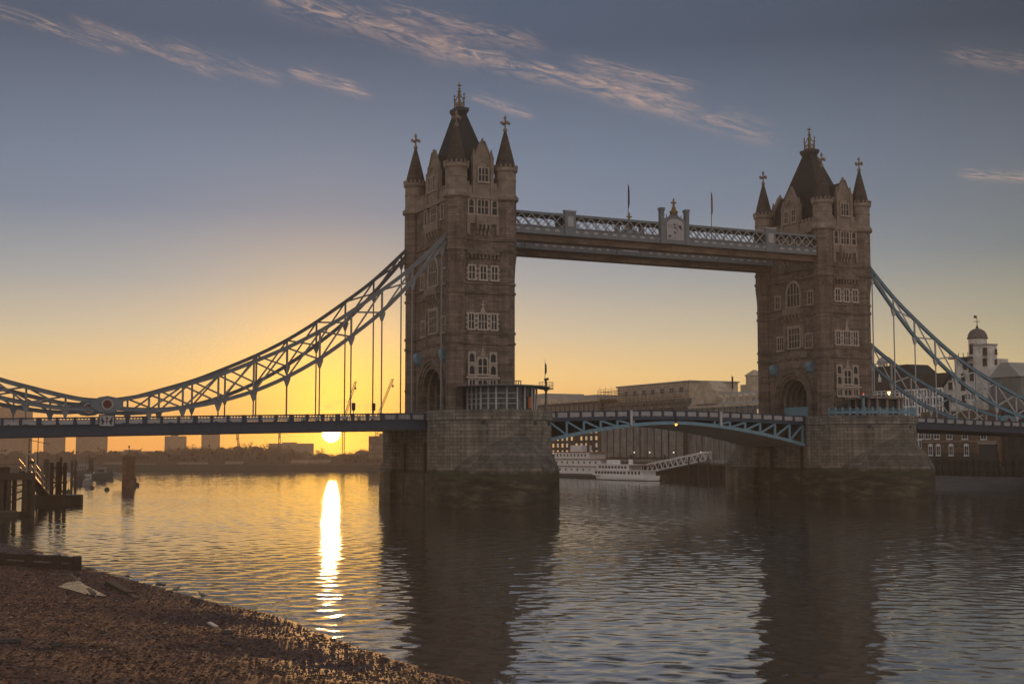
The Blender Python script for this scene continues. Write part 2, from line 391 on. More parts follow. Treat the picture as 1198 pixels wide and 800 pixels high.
# near foreshore: shingle beach falling to the water along a measured shoreline
shore_px = [(0, 634), (55, 646), (100, 662), (145, 676), (200, 690), (255, 706), (310, 716), (350, 730), (400, 749), (450, 766), (500, 784), (556, 800)]
shore = [at(u, v, 'z', 0) for u, v in shore_px]
sh = [Vector((-97, 60, 0)), Vector((-90, -22, 0))] + shore + [at(620, 822, 'z', 0), at(760, 880, 'z', 0), at(1000, 1010, 'z', 0), Vector((-70, -235, 0)), Vector((-66, -300, 0))]
poly = np.array([[q.x, q.y] for q in sh])
def shore_dist(X, Y):
    best = np.full(X.shape, 1e9); sgn = np.zeros(X.shape)
    for a, b in zip(poly[:-1], poly[1:]):
        d = b - a; L2 = d @ d; s = np.clip(((X - a[0]) * d[0] + (Y - a[1]) * d[1]) / L2, 0, 1)
        ex, ey = X - (a[0] + s * d[0]), Y - (a[1] + s * d[1]); e = np.hypot(ex, ey)
        side = d[0] * (Y - a[1]) - d[1] * (X - a[0])
        k = e < best; best = np.where(k, e, best); sgn = np.where(k, np.sign(side), sgn)
    inside = np.zeros(X.shape, bool); pp = np.vstack([poly, [[-400, -300], [-400, 60]]])
    for a, b in zip(pp, np.roll(pp, -1, 0)):
        c = ((a[1] > Y) != (b[1] > Y)); inside ^= c & (X < (b[0] - a[0]) * (Y - a[1]) / (b[1] - a[1] + 1e-12) + a[0])
    return np.where(inside, best, -best)                               # positive on the land side
def beach_z(X, Y):
    d = shore_dist(X, Y)
    z = np.where(d > 0, .052 * d + .0009 * d * d, .12 * d)
    z = np.minimum(z, 3.4 + .02 * d)
    return z + (fbm(X, Y, .12, 5) * .55 + fbm(X, Y, .9, 15) * .10) * np.clip((d + .6) / 5, 0.06, 1), d
xs = np.arange(-135, -48, .42); ys = np.arange(-236, 58, .42)
X, Y = np.meshgrid(xs, ys); Z, Dd = beach_z(X, Y)
m, t, p = mat('shingle'); tc = t.new('ShaderNodeTexCoord').outputs['Object']
vo = t.new('ShaderNodeTexVoronoi'); t.put(vo.inputs['Vector'], tc); vo.inputs['Scale'].default_value = 5.5
vo2 = t.new('ShaderNodeTexVoronoi'); t.put(vo2.inputs['Vector'], tc); vo2.inputs['Scale'].default_value = 15
n1 = t.noise(tc, .22, 5, .6); n2 = t.noise(tc, 2.2, 5, .65)
c = t.ramp(vo.outputs['Color'], [(.2, (.030, .014, .008)), (.5, (.105, .048, .027)), (.8, (.21, .110, .068))])
c = t.mixc(.8, c, t.ramp(n2, [(.3, .35), (.68, 1.25)]), 'MULTIPLY')
c = t.mixc(t.maprange(t.noise(tc, .45, 6, .7), .56, .70), c, (.018, .012, .009))
c = t.mixc(t.maprange(n1, .50, .66), c, (.135, .066, .040))             # smooth sandy patches
z = t.sep(tc)[2]
wet = t.maprange(z, .55, .02)
c = t.mixc(t.math('MULTIPLY', wet, .75), c, (.022, .014, .010))
t.put(p.inputs['Base Color'], c); t.put(p.inputs['Roughness'], t.math('SUBTRACT', .85, t.math('MULTIPLY', wet, .25)))
p.inputs['Specular IOR Level'].default_value = .5
b = t.new('ShaderNodeBump'); b.inputs['Strength'].default_value = .9; b.inputs['Distance'].default_value = .055
sandy = t.maprange(n1, .50, .66, 1.0, .25)
t.put(b.inputs['Height'], t.math('MULTIPLY', t.math('ADD', t.math('ADD', vo.outputs['Distance'], t.math('MULTIPLY', vo2.outputs['Distance'], .5)), n2), sandy))
t.l.new(b.outputs[0], p.inputs['Normal']); shingle = m
struct(gridmesh('foreshore', X, Y, Z, shingle))

# loose pebbles and flints lying on the shingle
def pebbles(n, x0, x1, y0, y1, smin, smax, dmin, dmax):
    x = rng.uniform(x0, x1, n); y = rng.uniform(y0, y1, n); z, d = beach_z(x, y)
    k = (d > dmin) & (d < dmax); x, y, z = x[k], y[k], z[k]; n = len(x)
    s = smin * (smax / smin) ** (rng.random(n) ** 2.6); a = rng.uniform(0, 6.28, n)
    base = np.array([[1, 0, 0], [.3, .95, .1], [-.8, .6, 0], [-.9, -.5, .05], [.2, -1, 0], [.1, .1, .75], [0, 0, -.4]]) * (1, .75, .7)
    fc = np.array([[0, 1, 5], [1, 2, 5], [2, 3, 5], [3, 4, 5], [4, 0, 5]])
    V = base[None] * (1 + rng.uniform(-.28, .28, (n, 7, 3))) * s[:, None, None]
    ca, sa = np.cos(a)[:, None], np.sin(a)[:, None]
    P = np.stack([V[..., 0] * ca - V[..., 1] * sa + x[:, None], V[..., 0] * sa + V[..., 1] * ca + y[:, None], V[..., 2] + z[:, None] + .1 * s[:, None]], -1)
    F = (fc[None] + 7 * np.arange(n)[:, None, None]).reshape(-1, 3)
    return P.reshape(-1, 3).astype(np.float32), F
co1, f1_ = pebbles(30000, -112, -58, -186, -20, .05, .17, .05, 30)
co2, f2_ = pebbles(70000, -104, -58, -186, -120, .035, .11, .1, 28)
m, t, p = mat('flint'); g_ = t.new('ShaderNodeNewGeometry')
c = t.ramp(g_.outputs['Random Per Island'], [(0, (.014, .009, .007)), (.45, (.055, .026, .016)), (.75, (.14, .065, .038)), (.95, (.24, .14, .095)), (1, (.38, .30, .24))])
t.put(p.inputs['Base Color'], c); p.inputs['Roughness'].default_value = .8; p.inputs['Specular IOR Level'].default_value = .25
peb = rawmesh('pebbles', np.concatenate([co1, co2]), np.concatenate([f1_, f2_ + len(co1)]), m)
tag(peb, 'loose reddish brown pebbles and flints scattered over the near beach', 'pebbles', kind='stuff')

# far and south banks
struct(MB().vprism([(168.5, -180), (700, -180), (700, 1000), (168.5, 420)], -1.1, 5.6).build('south_bank', earth))
fb = [atD(u, 550, 727) for u in (-260, -60, 120, 300, 470, 640, 800)]
farp = [(q.x, q.y) for q in fb]
far_edge = [(q.x + 6, q.y + 14) for q in fb]
struct(MB().vprism(farp + [(1900, 900), (1900, 1850), (-1400, 1850), (-1400, 300)], -1.1, 3.0).build('far_bank', earth))
mud = plain('dark_mud', (.085, .078, .074), .75, var=.55, scale=.35, bump=.08)
xs2 = np.arange(136, 170, 1.2); ys2 = np.arange(-60, 110, 1.2); X2, Y2 = np.meshgrid(xs2, ys2)
edge = 143 + 9 * fbm(X2, Y2, .03, 40) + np.clip((Y2 - 60) * .5, 0, 40)
Z2 = np.clip((X2 - edge) * .13, -1, 3) + fbm(X2, Y2, .25, 50) * .35
struct(gridmesh('south_foreshore', X2, Y2, Z2, mud))

# haze
hz = MB().box(-1600, 2100, -520, 1950, -2.3, 86).build('haze', None or earth)
hm = bpy.data.materials.new('haze_air'); hm.use_nodes = True; t = NT(hm.node_tree); t.n.clear()
o_ = t.new('ShaderNodeOutputMaterial'); pv = t.new('ShaderNodeVolumePrincipled')
pv.inputs['Color'].default_value = (.97, .86, .72, 1); pv.inputs['Density'].default_value = .00028; pv.inputs['Anisotropy'].default_value = .3
t.l.new(pv.outputs[0], o_.inputs['Volume']); hz.data.materials[0] = hm
hz.visible_shadow = True
tag(hz, 'thin golden morning haze lying over the river and the far bank', 'haze', kind='stuff')

# ================================================================== BRIDGE
def octo(cx, cy, r): return [(cx + r * math.cos(PI / 8 + k * PI / 4), cy + r * math.sin(PI / 8 + k * PI / 4)) for k in range(8)]
HX, HY = 5.25, 11.0                                                    # wall faces of a tower
FACES = {'s': lambda u, z, d: (u, -HY - d, z), 'n': lambda u, z, d: (-u, HY + d, z),
         'w': lambda u, z, d: (-HX - d, -u, z), 'e': lambda u, z, d: (HX + d, u, z)}
def fbx(mb, fc, u0, u1, z0, z1, d0, d1):
    return mb.prism([(u0, z0), (u1, z0), (u1, z1), (u0, z1)], FACES[fc], d0, d1)
def head(u0, u1, z0, z1, pointed):                                      # outline of a light with an arched head
    if not pointed: return [(u0, z0), (u1, z0), (u1, z1), (u0, z1)]
    c, hw = (u0 + u1) / 2, (u1 - u0) / 2; sp = z1 - hw * 1.15
    arc = [(c + hw * math.cos(a), sp + (z1 - sp) * math.sin(a)) for a in np.linspace(0, PI, 9)]
    return [(u0, z0), (u1, z0)] + arc
def window(par, fc, u0, u1, z0, z1, lights=1, rows=1, pointed=False, sur=.26, proud=.22, m=None, quoin=False, base=0.0):
    """one window group: stone surround with mullions, dark glass behind as its pane"""
    m = m or portland; mb = MB()
    if pointed:
        A, B = head(u0 - sur, u1 + sur, z0, z1 + sur, True), head(u0, u1, z0, z1, True)
        for i in range(len(A) - 1):
            q = [A[i], A[i + 1], B[i + 1], B[i]]
            mb.prism(q, FACES[fc], -.05, proud)
        q = [A[-1], A[0], B[0], B[-1]]; mb.prism(q, FACES[fc], -.05, proud)
    else:
        for a, b, c, d in ((u0 - sur, u0, z0 - .1, z1 + sur), (u1, u1 + sur, z0 - .1, z1 + sur), (u0, u1, z1, z1 + sur)): fbx(mb, fc, a, b, c, d, -.05, proud)
    if quoin:
        k = 0; z = z0
        while z < z1:
            if k % 2 == 0:
                fbx(mb, fc, u0 - sur - .22, u0 - sur, z, z + .4, -.05, proud - .05); fbx(mb, fc, u1 + sur, u1 + sur + .22, z, z + .4, -.05, proud - .05)
            z += .42; k += 1
    fbx(mb, fc, u0 - sur - .1, u1 + sur + .1, z0 - .3, z0 - .002, -.05, proud + .12)
    wl = (u1 - u0) / lights
    for k in range(1, lights): fbx(mb, fc, u0 + k * wl - .09, u0 + k * wl + .09, z0, z1 - .05, -.05, proud - .06)
    for k in range(1, rows):
        zz = z0 + (z1 - z0) * k / rows; fbx(mb, fc, u0, u1, zz - .08, zz + .08, -.05, proud - .08)
    if not pointed:                                                     # cusped heads of the lights
        for k in range(lights):
            c = u0 + (k + .5) * wl; hw = wl / 2
            for sg in (-1, 1):
                mb.prism([(c + sg * hw, z1 - hw * .9), (c + sg * hw, z1), (c + sg * hw * .15, z1)], FACES[fc], -.05, proud - .07)
    o = mb.build('window', m, par)
    pn = MB().prism(head(u0 - .02, u1 + .02, z0 - .02, z1 + .02, pointed), FACES[fc], base + .02, base + .05).build('pane', glass, o)
    return o

def make_tower():
    r = thing('bridge_tower', 'nearer stone gothic bridge tower with pointed spires, standing to the right of the rising sun', 'bridge tower', (0, 0, 16.6), 'gothic towers of the bridge')
    # body: cross section with the carriageway arch, extruded along the road
    ar, sp = 4.7, 19.9
    pts = [(-HY, 16.6), (-ar, 16.6)] + [(-ar * math.cos(a), sp + (ar + .25) * math.sin(a)) for a in np.linspace(0, PI, 17)] + [(ar, 16.6), (HY, 16.6), (HY, 56), (-HY, 56)]
    MB().prism(pts, lambda a_, b_, d: (d, a_, b_), -HX, HX).build('wall', granite, r)
    # ribs lining the vault
    mb = MB()
    for k in range(7):
        x = -HX + .9 + k * 1.45
        A = [(-ar * math.cos(a), sp + (ar + .25) * math.sin(a)) for a in np.linspace(0, PI, 17)]; B = [(a_ * .93, sp + (b_ - sp) * .93) for a_, b_ in A]
        A = [(-ar, 16.7)] + A + [(ar, 16.7)]; B = [(-ar * .93, 16.7)] + B + [(ar * .93, 16.7)]
        for i in range(len(A) - 1): mb.prism([A[i], A[i + 1], B[i + 1], B[i]], lambda a_, b_, d: (d, a_, b_), x, x + .35)
    mb.build('vault_rib', portland_dk, r)
    for fc in 'we':                                                    # stepped arch mouldings
        mb = MB()
        for r0, r1, d in ((4.75, 5.45, .12), (5.45, 6.1, .34), (6.1, 6.75, .55)):
            th = np.linspace(0, PI, 19)
            A = [(r1, 16.7)] + [(r1 * math.cos(a), sp + (r1 + .15) * math.sin(a)) for a in th] + [(-r1, 16.7)]
            B = [(r0, 16.7)] + [(r0 * math.cos(a), sp + (r0 + .15) * math.sin(a)) for a in th] + [(-r0, 16.7)]
            for i in range(len(A) - 1): mb.prism([A[i], A[i + 1], B[i + 1], B[i]], FACES[fc], -.05, d)
        mb.build('arch_moulding', granite, r)
    # corner turrets with stone spires and crosses
    for sx in (-1, 1):
        for sy in (-1, 1):
            cx, cy = sx * TX, sy * TY
            prof = [(1.78, 16.6), (1.78, 41.2), (1.86, 42.6), (1.98, 44.6), (2.05, 45.4), (2.05, 55.4)]
            tu = MB().lathe(cx, cy, prof).build('corner_turret', granite, r)
            MB().lathe(cx, cy, [(2.45, 55.35), (2.45, 55.8), (2.15, 56.3), (1.98, 56.5), (1.98, 60.4), (2.3, 60.75), (2.3, 61.3)], 16, 0).build('upper_drum', portland_dk, tu)
            mb = MB()
            for k in range(16):                                        # pierced parapet of the drum
                a = 2 * PI * k / 16
                p0 = Vector((cx + 2.2 * math.cos(a), cy + 2.2 * math.sin(a), 61.3)); mb.beam(p0, p0 + Vector((0, 0, .55)), .34, .2)
            mb.lathe(cx, cy, [(2.02, 58.85), (2.07, 58.9), (2.07, 59.1), (2.02, 59.15)], 16, 0)
            mb.build('drum_parapet', portland_dk, tu)
            MB().lathe(cx, cy, [(2.02, 61.2), (1.55, 63.2), (.62, 66.9), (.24, 68.3), (.24, 68.5)], 8).build('spire', spireslate, tu)
            mb = MB().lathe(cx, cy, [(.32, 68.3), (.42, 68.6), (.3, 68.9), (.16, 69.0), (.16, 71.2), (.05, 71.4)], 8)
            for dx_, dy_ in ((1, 0), (0, 1)):
                mb.beam((cx - .72 * dx_, cy - .72 * dy_, 69.95), (cx + .72 * dx_, cy + .72 * dy_, 69.95), .24, .26)
                for sg in (-1, 1): mb.box(cx + sg * .75 * dx_ - .17, cx + sg * .75 * dx_ + .17, cy + sg * .75 * dy_ - .17, cy + sg * .75 * dy_ + .17, 69.7, 70.2)
            mb.box(cx - .2, cx + .2, cy - .2, cy + .2, 70.7, 71.1); mb.build('cross', portland_dk, tu)
            mb = MB()                                                  # zig-zag corbels on the turret flare
            for k in range(8):
                a = k * PI / 4
                for q in (-.45, .45):
                    n = Vector((math.cos(a), math.sin(a), 0)); tt = Vector((-n.y, n.x, 0)); c = Vector((cx, cy, 0)) + n * 1.72 + tt * q
                    ww = tt * .34
                    mb.add([c - ww + n * .26 + Vector((0, 0, 45.2)), c + ww + n * .26 + Vector((0, 0, 45.2)), c + n * .02 + Vector((0, 0, 42.3)), c - ww + Vector((0, 0, 45.2)), c + ww + Vector((0, 0, 45.2))],
                           [(0, 1, 2), (0, 3, 4, 1), (0, 2, 3), (1, 4, 2)])
            mb.build('corbel', granite, tu)
    # string courses
    for z, hgt, pr in ((20.9, .3, .12), (28.75, .4, .2), (30.65, .4, .2), (37.9, .42, .22), (39.6, .36, .2), (45.55, .5, .3), (47.6, .4, .22), (55.2, .75, .45)):
        mb = MB(); rt = 1.78 if z < 41 else 2.03
        if z < 27:
            mb.box(-HX - pr, HX + pr, -HY - pr, -HY + .1, z, z + hgt); MB().box(-HX - pr, HX + pr, HY - .1, HY + pr, z, z + hgt).build('string_course', granite, r)
        else:
            mb.box(-HX - pr, HX + pr, -HY - pr, HY + pr, z, z + hgt)
        for sx in (-1, 1):
            for sy in (-1, 1):
                mb.vprism(octo(sx * TX, sy * TY, rt + pr * .8), z - .03, z + hgt * .6, octo(sx * TX, sy * TY, rt + pr)); mb.vprism(octo(sx * TX, sy * TY, rt + pr), z + hgt * .6, z + hgt + .03)
        mb.build('string_course', portland_dk if z > 50 else granite, r)
    # river faces
    for fc in 'sn':
        for u0, u1, n in ((-2.75, -1.85, 1), (-1.0, 1.0, 3), (1.85, 2.75, 1)): window(r, fc, u0, u1, 52.4, 55.0, n, 2, sur=.3)
        mb = MB()
        fbx(mb, fc, -3.2, 3.2, 50.6, 52.1, -.05, .35); fbx(mb, fc, -1.5, 1.5, 50.4, 52.0, .3, .85)
        for u in (-.9, 0, .9): fbx(mb, fc, u - .3, u + .3, 50.85, 51.6, .8, .95)
        for u in (-2.9, 2.9): fbx(mb, fc, u - .3, u + .3, 48.6, 50.6, -.05, .4)
        for k in range(4):
            u = -1.2 + .8 * k; mb.prism([(0, 50.4), (.8, 50.4), (.75, 49.7), (.35, 49.2), (.2, 48.6), (0, 48.5)], lambda d, z, s_, u=u, fc=fc: FACES[fc](u + s_, z, d), -.2, .2)
        mb.build('balcony', portland_dk, r)
        mb = MB(); fbx(mb, fc, -3.3, 3.3, 45.0, 45.5, -.05, .5)
        for k in range(9): fbx(mb, fc, -3.2 + .75 * k, -2.85 + .75 * k, 44.2, 45.0, -.05, .42)
        mb.build('corbel_table', granite, r)
        for u in (-2.15, .1, 2.35): window(r, fc, u - .55, u + .55, 40.5, 42.9, 2, 2, sur=.26, quoin=True, m=offstone)
        window(r, fc, -2.75, -1.75, 31.5, 34.2, 2, 2, quoin=True, m=offstone); window(r, fc, -.8, .8, 31.5, 34.2, 3, 2, quoin=True, m=offstone); window(r, fc, 1.75, 2.75, 31.5, 34.2, 2, 2, quoin=True, m=offstone)
        mb = MB(); mb.prism([(-.45, 34.5), (.45, 34.5), (.3, 35.2), (.16, 35.4), (.1, 36.3), (0, 36.9), (-.1, 36.3), (-.16, 35.4), (-.3, 35.2)], FACES[fc], -.05, .3); fbx(mb, fc, -.4, .4, 35.7, 35.95, -.05, .34)
        mb.prism([(-.45, 26.6), (.45, 26.6), (.3, 27.3), (.16, 27.5), (.1, 28.0), (0, 28.5), (-.1, 28.0), (-.16, 27.5), (-.3, 27.3)], FACES[fc], -.05, .3); mb.build('carved_finial', portland, r)
        for u in (-2.1, 2.1):
            window(r, fc, u - .5, u + .5, 25.5, 27.1, 1, 1, sur=.24, m=offstone); window(r, fc, u - .5, u + .5, 23.3, 24.9, 1, 1, sur=.22, m=offstone)
        window(r, fc, -.85, .85, 23.4, 26.2, 2, 2, sur=.24, m=offstone)
        mb = MB(); fbx(mb, fc, -3.3, 3.3, 22.55, 22.9, -.05, .5)
        for u in (-2.75, -1.35, 1.35, 2.75): fbx(mb, fc, u - .12, u + .12, 20.9, 26.0 if abs(u) < 2 else 24.9, -.05, .3)
        mb.build('stone_frame', offstone, r)
        for u0, u1 in ((-2.55, -1.55), (-.9, .9), (1.55, 2.55)): window(r, fc, u0, u1, 20.95, 22.3, 2, 1, sur=.2, m=offstone)
    # road faces
    for fc in 'we':
        oy = .7 if fc == 'w' else -.7
        window(r, fc, oy - 2.1, oy + 2.1, 40.2, 45.2, 4, 2, pointed=True, sur=.5, proud=.35)
        for u in (oy - 5.6, oy + 5.6): window(r, fc, u - .75, u + .75, 40.2, 42.8, 2, 2, sur=.3)
        mb = MB(); fbx(mb, fc, oy - 3.0, oy + 3.0, 38.4, 39.7, -.05, .9)
        for k in range(6): fbx(mb, fc, oy - 2.7 + k * .96, oy - 2.1 + k * .96, 38.7, 39.4, .85, 1.0)
        for k in range(5):
            u = oy - 2.4 + 1.2 * k; mb.prism([(0, 38.4), (.85, 38.4), (.75, 37.7), (.3, 37.0), (0, 36.4)], lambda d, z, s_, u=u, fc=fc: FACES[fc](u + s_, z, d), -.22, .22)
        mb.build('balcony', portland_dk, r)
        window(r, fc, oy - 1.9, oy + 1.9, 31.4, 35.6, 4, 3, sur=.4, proud=.3)
        for u in (oy - 4.9, oy + 4.9): window(r, fc, u - 1.0, u + 1.0, 31.2, 33.9, 3, 2, sur=.3)
        for u in (oy - 3.1, oy + 3.1): MB().prism([(u - .35, 31.2), (u + .35, 31.2), (u + .3, 35.2), (u + .12, 35.6), (u, 37.0), (u - .12, 35.6), (u - .3, 35.2)], FACES[fc], -.05, .5).build('niche', portland_dk, r)
        mb = MB(); fbx(mb, fc, oy - 4.2, oy + 4.2, 29.15, 30.5, -.05, .3)
        for k in range(12): fbx(mb, fc, oy - 4.0 + .68 * k, oy - 3.55 + .68 * k, 29.35, 30.3, .25, .42)
        fbx(mb, fc, oy - 5.6, oy + 5.6, 26.95, 28.6, -.05, .2)
        for k in range(16): fbx(mb, fc, oy - 5.4 + .69 * k, oy - 4.95 + .69 * k, 27.15, 28.4, .15, .32)
        mb.build('carved_panel', portland_dk, r)
        for u0, u1, n in ((oy - 4.6, oy - 3.6, 1), (oy - 1.4, oy + 1.4, 3), (oy + 3.6, oy + 4.6, 1)): window(r, fc, u0, u1, 52.2, 55.0, n, 2, sur=.3)
        mb = MB(); fbx(mb, fc, oy - 3.4, oy + 3.4, 50.3, 51.9, -.05, .8)
        for k in range(5):
            u = oy - 2.8 + 1.4 * k; mb.prism([(0, 50.3), (.75, 50.3), (.7, 49.6), (.3, 49.0), (0, 48.4)], lambda d, z, s_, u=u, fc=fc: FACES[fc](u + s_, z, d), -.25, .25)
        mb.build('balcony', portland_dk, r)
        if True:
            for u in (-6.3, 6.3):
                mb = MB().prism([(0, 28.2), (1.0, 28.0), (1.15, 27.2), (.8, 26.2), (0, 25.6)], lambda d, z, s_, u=u, fc=fc: FACES[fc](u + s_, z, d), -.85, .85); mb.build('steel_bracket', blue, r)
    # parapets, gables and their small roofs
    mb = MB()
    for fc, half in (('s', 3.2), ('n', 3.2), ('w', 8.4), ('e', 8.4)):
        fbx(mb, fc, -half, half, 55.9, 57.6, -.9, .05)
        k = -half
        while k < half - .5: fbx(mb, fc, k, k + .55, 57.6, 58.3, -.6, .02); k += 1.1
    mb.build('parapet', portland_dk, r)
    for fc, hw, zt, zs in (('s', 1.75, 65.8, 62.6), ('n', 1.75, 65.8, 62.6), ('w', 2.7, 65.4, 61.4), ('e', 2.7, 65.4, 61.4)):
        mb = MB(); mb.prism([(-hw, 56), (hw, 56), (hw, zs), (hw * .92, zs + .1), (.14, zt), (0, zt + .7), (-.14, zt), (-hw * .92, zs + .1), (-hw, zs)], FACES[fc], -.6, .14)
        for sg in (-1, 1):
            fbx(mb, fc, sg * hw - .32, sg * hw + .32, 56, zs + .5, -.55, .35); mb.prism([(sg * hw - .32, zs + .5), (sg * hw + .32, zs + .5), (sg * hw, zs + 1.9)], FACES[fc], -.3, .1)
            q0, q1 = (sg * hw * .9, zs + .02), (sg * .1, zt + .05)
            mb.prism([q0, q1, (q1[0] + sg * .22, q1[1] + .12), (q0[0] + sg * .25, q0[1] + .12)], FACES[fc], -.6, .3)
        g = mb.build('gable', portland_dk, r)
        if hw < 2: window(g, fc, -.95, .95, 58.4, 60.9, 3, 2, sur=.2, proud=.36, base=.14)
        else:
            for u in (-1.3, 1.3): window(g, fc, u - .62, u + .62, 58.2, 60.8, 2, 2, sur=.2, proud=.36, base=.14)
        mbx = MB()
        th = np.linspace(0, PI, 9)
        A = [((hw * .62) * math.cos(a), 61.2 + hw * .62 * math.sin(a)) for a in th]; B = [((hw * .5) * math.cos(a), 61.2 + hw * .5 * math.sin(a)) for a in th]
        for i in range(8): mbx.prism([A[i], A[i + 1], B[i + 1], B[i]], FACES[fc], .1, .3)
        mbx.build('tracery', portland_dk, g)
        ln = -4.2 if hw < 2 else -3.2
        if hw < 2: ln = -6.0
        MB().prism([(-hw + .1, 57), (hw - .1, 57), (hw - .1, zs - .1), (0, zt - .3), (-hw + .1, zs - .1)], FACES[fc], ln, -.62).build('gable_roof', slate, g)
    # main roof and gilded crest
    rf = MB(); rf.ringstack([[(sx * hx, sy * hy, z) for sx, sy in ((-1, -1), (1, -1), (1, 1), (-1, 1))] for hx, hy, z in
                            ((4.4, 9.9, 56), (3.75, 8.9, 58.6), (2.35, 5.2, 66.0), (.95, 1.45, 73.0), (.95, 1.45, 73.5))])
    rf = rf.build('roof', slate, r)
    MB().ringstack([[(sx * hx, sy * hy, z) for sx, sy in ((-1, -1), (1, -1), (1, 1), (-1, 1))] for hx, hy, z in ((.98, 1.5, 73.3), (1.25, 1.8, 73.9), (1.25, 1.8, 74.4), (.9, 1.4, 74.55))]).build('roof_platform', darkmetal, rf)
    mb = MB(); gx, gy = .55, 1.0
    for sx in (-1, 1):
        mb.box(sx * gx - .06, sx * gx + .06, -gy, gy, 74.55, 74.75); mb.box(sx * gx - .05, sx * gx + .05, -gy, gy, 75.5, 75.62)
        mb.box(-gx, gx, sx * gy - .06, sx * gy + .06, 74.55, 74.75); mb.box(-gx, gx, sx * gy - .05, sx * gy + .05, 75.5, 75.62)
        for sy in (-1, 1):
            mb.lathe(sx * gx, sy * gy, [(.14, 74.55), (.11, 76.2), (.24, 76.4), (.1, 76.6), (.08, 76.9), (.2, 77.1), (.02, 77.4)], 6)
            mb.beam((sx * gx, sy * gy, 75.6), (sx * .1, sy * .15, 77.4), .11, .11)
        for k in range(4): mb.box(sx * gx - .05, sx * gx + .05, -.75 + .5 * k - .06, -.75 + .5 * k + .06, 74.75, 75.5)
        mb.box(-.06, .06, sx * gy - .05, sx * gy + .05, 74.75, 75.5)
    mb.lathe(0, 0, [(.4, 74.5), (.2, 75.6), (.16, 77.6), (.42, 77.8), (.14, 78.1), (.11, 78.2), (.3, 78.3), (.1, 78.5), (.08, 79.4), (.02, 79.6)], 6)
    mb.box(-.42, .42, -.09, .09, 78.9, 79.1); mb.box(-.09, .09, -.42, .42, 78.9, 79.1)
    mb.build('roof_crest', gold, rf)
    return r
offstone = plain('light_window_stone', (.37, .325, .285), .85, var=.3, scale=1.5)
towerA = make_tower()
towerB = copy_tree(towerA, None, (S, 0, 0), 'farther stone gothic bridge tower on the right with its vaulted carriageway arch facing the bascules')

# ---- piers
PY = -2.2
def half_end(L, e, hw, n=14):                                           # rounded end towards -y, from left shoulder to right shoulder
    return [(-hw * math.cos(a), -L - e * math.sin(a)) for a in np.linspace(0, PI, n)]
def make_pier():
    r = thing('bridge_pier', 'granite pier under the nearer tower with a dark pointed cutwater', 'bridge pier', (0, PY, 0), 'granite piers of the bridge')
    hw = 10.65
    up = [(x, y + PY) for x, y in half_end(12, 12, hw)]; up += [(-x, -(y - PY) + PY) for x, y in up]
    # recessed middle of the long sides, where the leaves and side spans bear
    i0 = up[:14]; i1 = up[14:]
    full = i0 + [(hw, PY - 8.9), (hw - .9, PY - 8.9), (hw - .9, PY + 8.9), (hw, PY + 8.9)] + i1 + [(-hw, PY + 8.9), (-hw + .9, PY + 8.9), (-hw + .9, PY - 8.9), (-hw, PY - 8.9)]
    cen = (0, PY)
    def grow(q, f): return [(x + math.copysign(f, x) * min(1, abs(x) / 4), y + math.copysign(f, y - PY) * (1 if abs(y - PY) > 12 else 0)) for x, y in q]
    MB().vprism(full, 6.0, 14.9).build('upper_body', pierstone, r)
    MB().vprism(grow(full, .16), 14.9, 16.6, grow(full, .16)).build('coping', pierstone, r)
    mb = MB().vprism(grow(full, .35), -1, 5.6, grow(full, .35)); mb.vprism(grow(full, .3), 5.6, 6.1, full); mb.build('lower_body', pierstone, r)
    for sg in (-1, 1):                                                  # pointed cutwaters with half-domed tops
        n = 13; og = []
        for k in range(n):
            s = k / (n - 1); og.append((-9.25 * (1 - s ** 1.6), -17.9 - 14.3 * s - 1.6 * math.sin(PI * s)))
        og = og + [(-x, y) for x, y in reversed(og[:-1])]
        prow = [(x, y + PY) for x, y in og] if sg < 0 else [(x, -y + PY) for x, y in og]
        back = [(7, PY + sg * 12), (-7, PY + sg * 12)]
        rings = [[(x, y, -1) for x, y in prow + back], [(x, y, 6.3) for x, y in prow + back]]
        ax, ay = 0.0, PY + sg * 23.6
        for f, z in ((.97, 7.0), (.88, 8.2), (.72, 9.6), (.50, 10.9), (.25, 11.9), (.03, 12.5)):
            rings.append([(ax + (x - ax) * f, ay + (y - ay) * f, z) for x, y in prow + back])
        MB().ringstack(rings).build('cutwater', prowstone, r)
    # drain holes and fender timbers
    mb = MB()
    for ang in (1.0, 1.9, 2.35):
        x, y = -hw * math.cos(ang) , -12 - 12 * math.sin(ang) + PY
        nx, ny = -math.cos(ang) / hw, -math.sin(ang) / 12; l_ = math.hypot(nx, ny); nx, ny = nx / l_, ny / l_
        mb.beam((x - nx * .5, y - ny * .5, 14.35), (x + nx * .03, y + ny * .03, 14.35), .8, .7)
    mb.build('drain', darkmetal, r)
    for y in (-6.5, 3.8):
        for sx in (-1, 1): MB().box(sx * (hw - .85) - .35, sx * (hw - .85) + .35, PY + y, PY + y + .6, -1, 11).build('fender', timber, r)
    return r
pierA = make_pier()
pierB = copy_tree(pierA, None, (S, 0, 0), 'granite pier under the farther tower with green algae along its base')

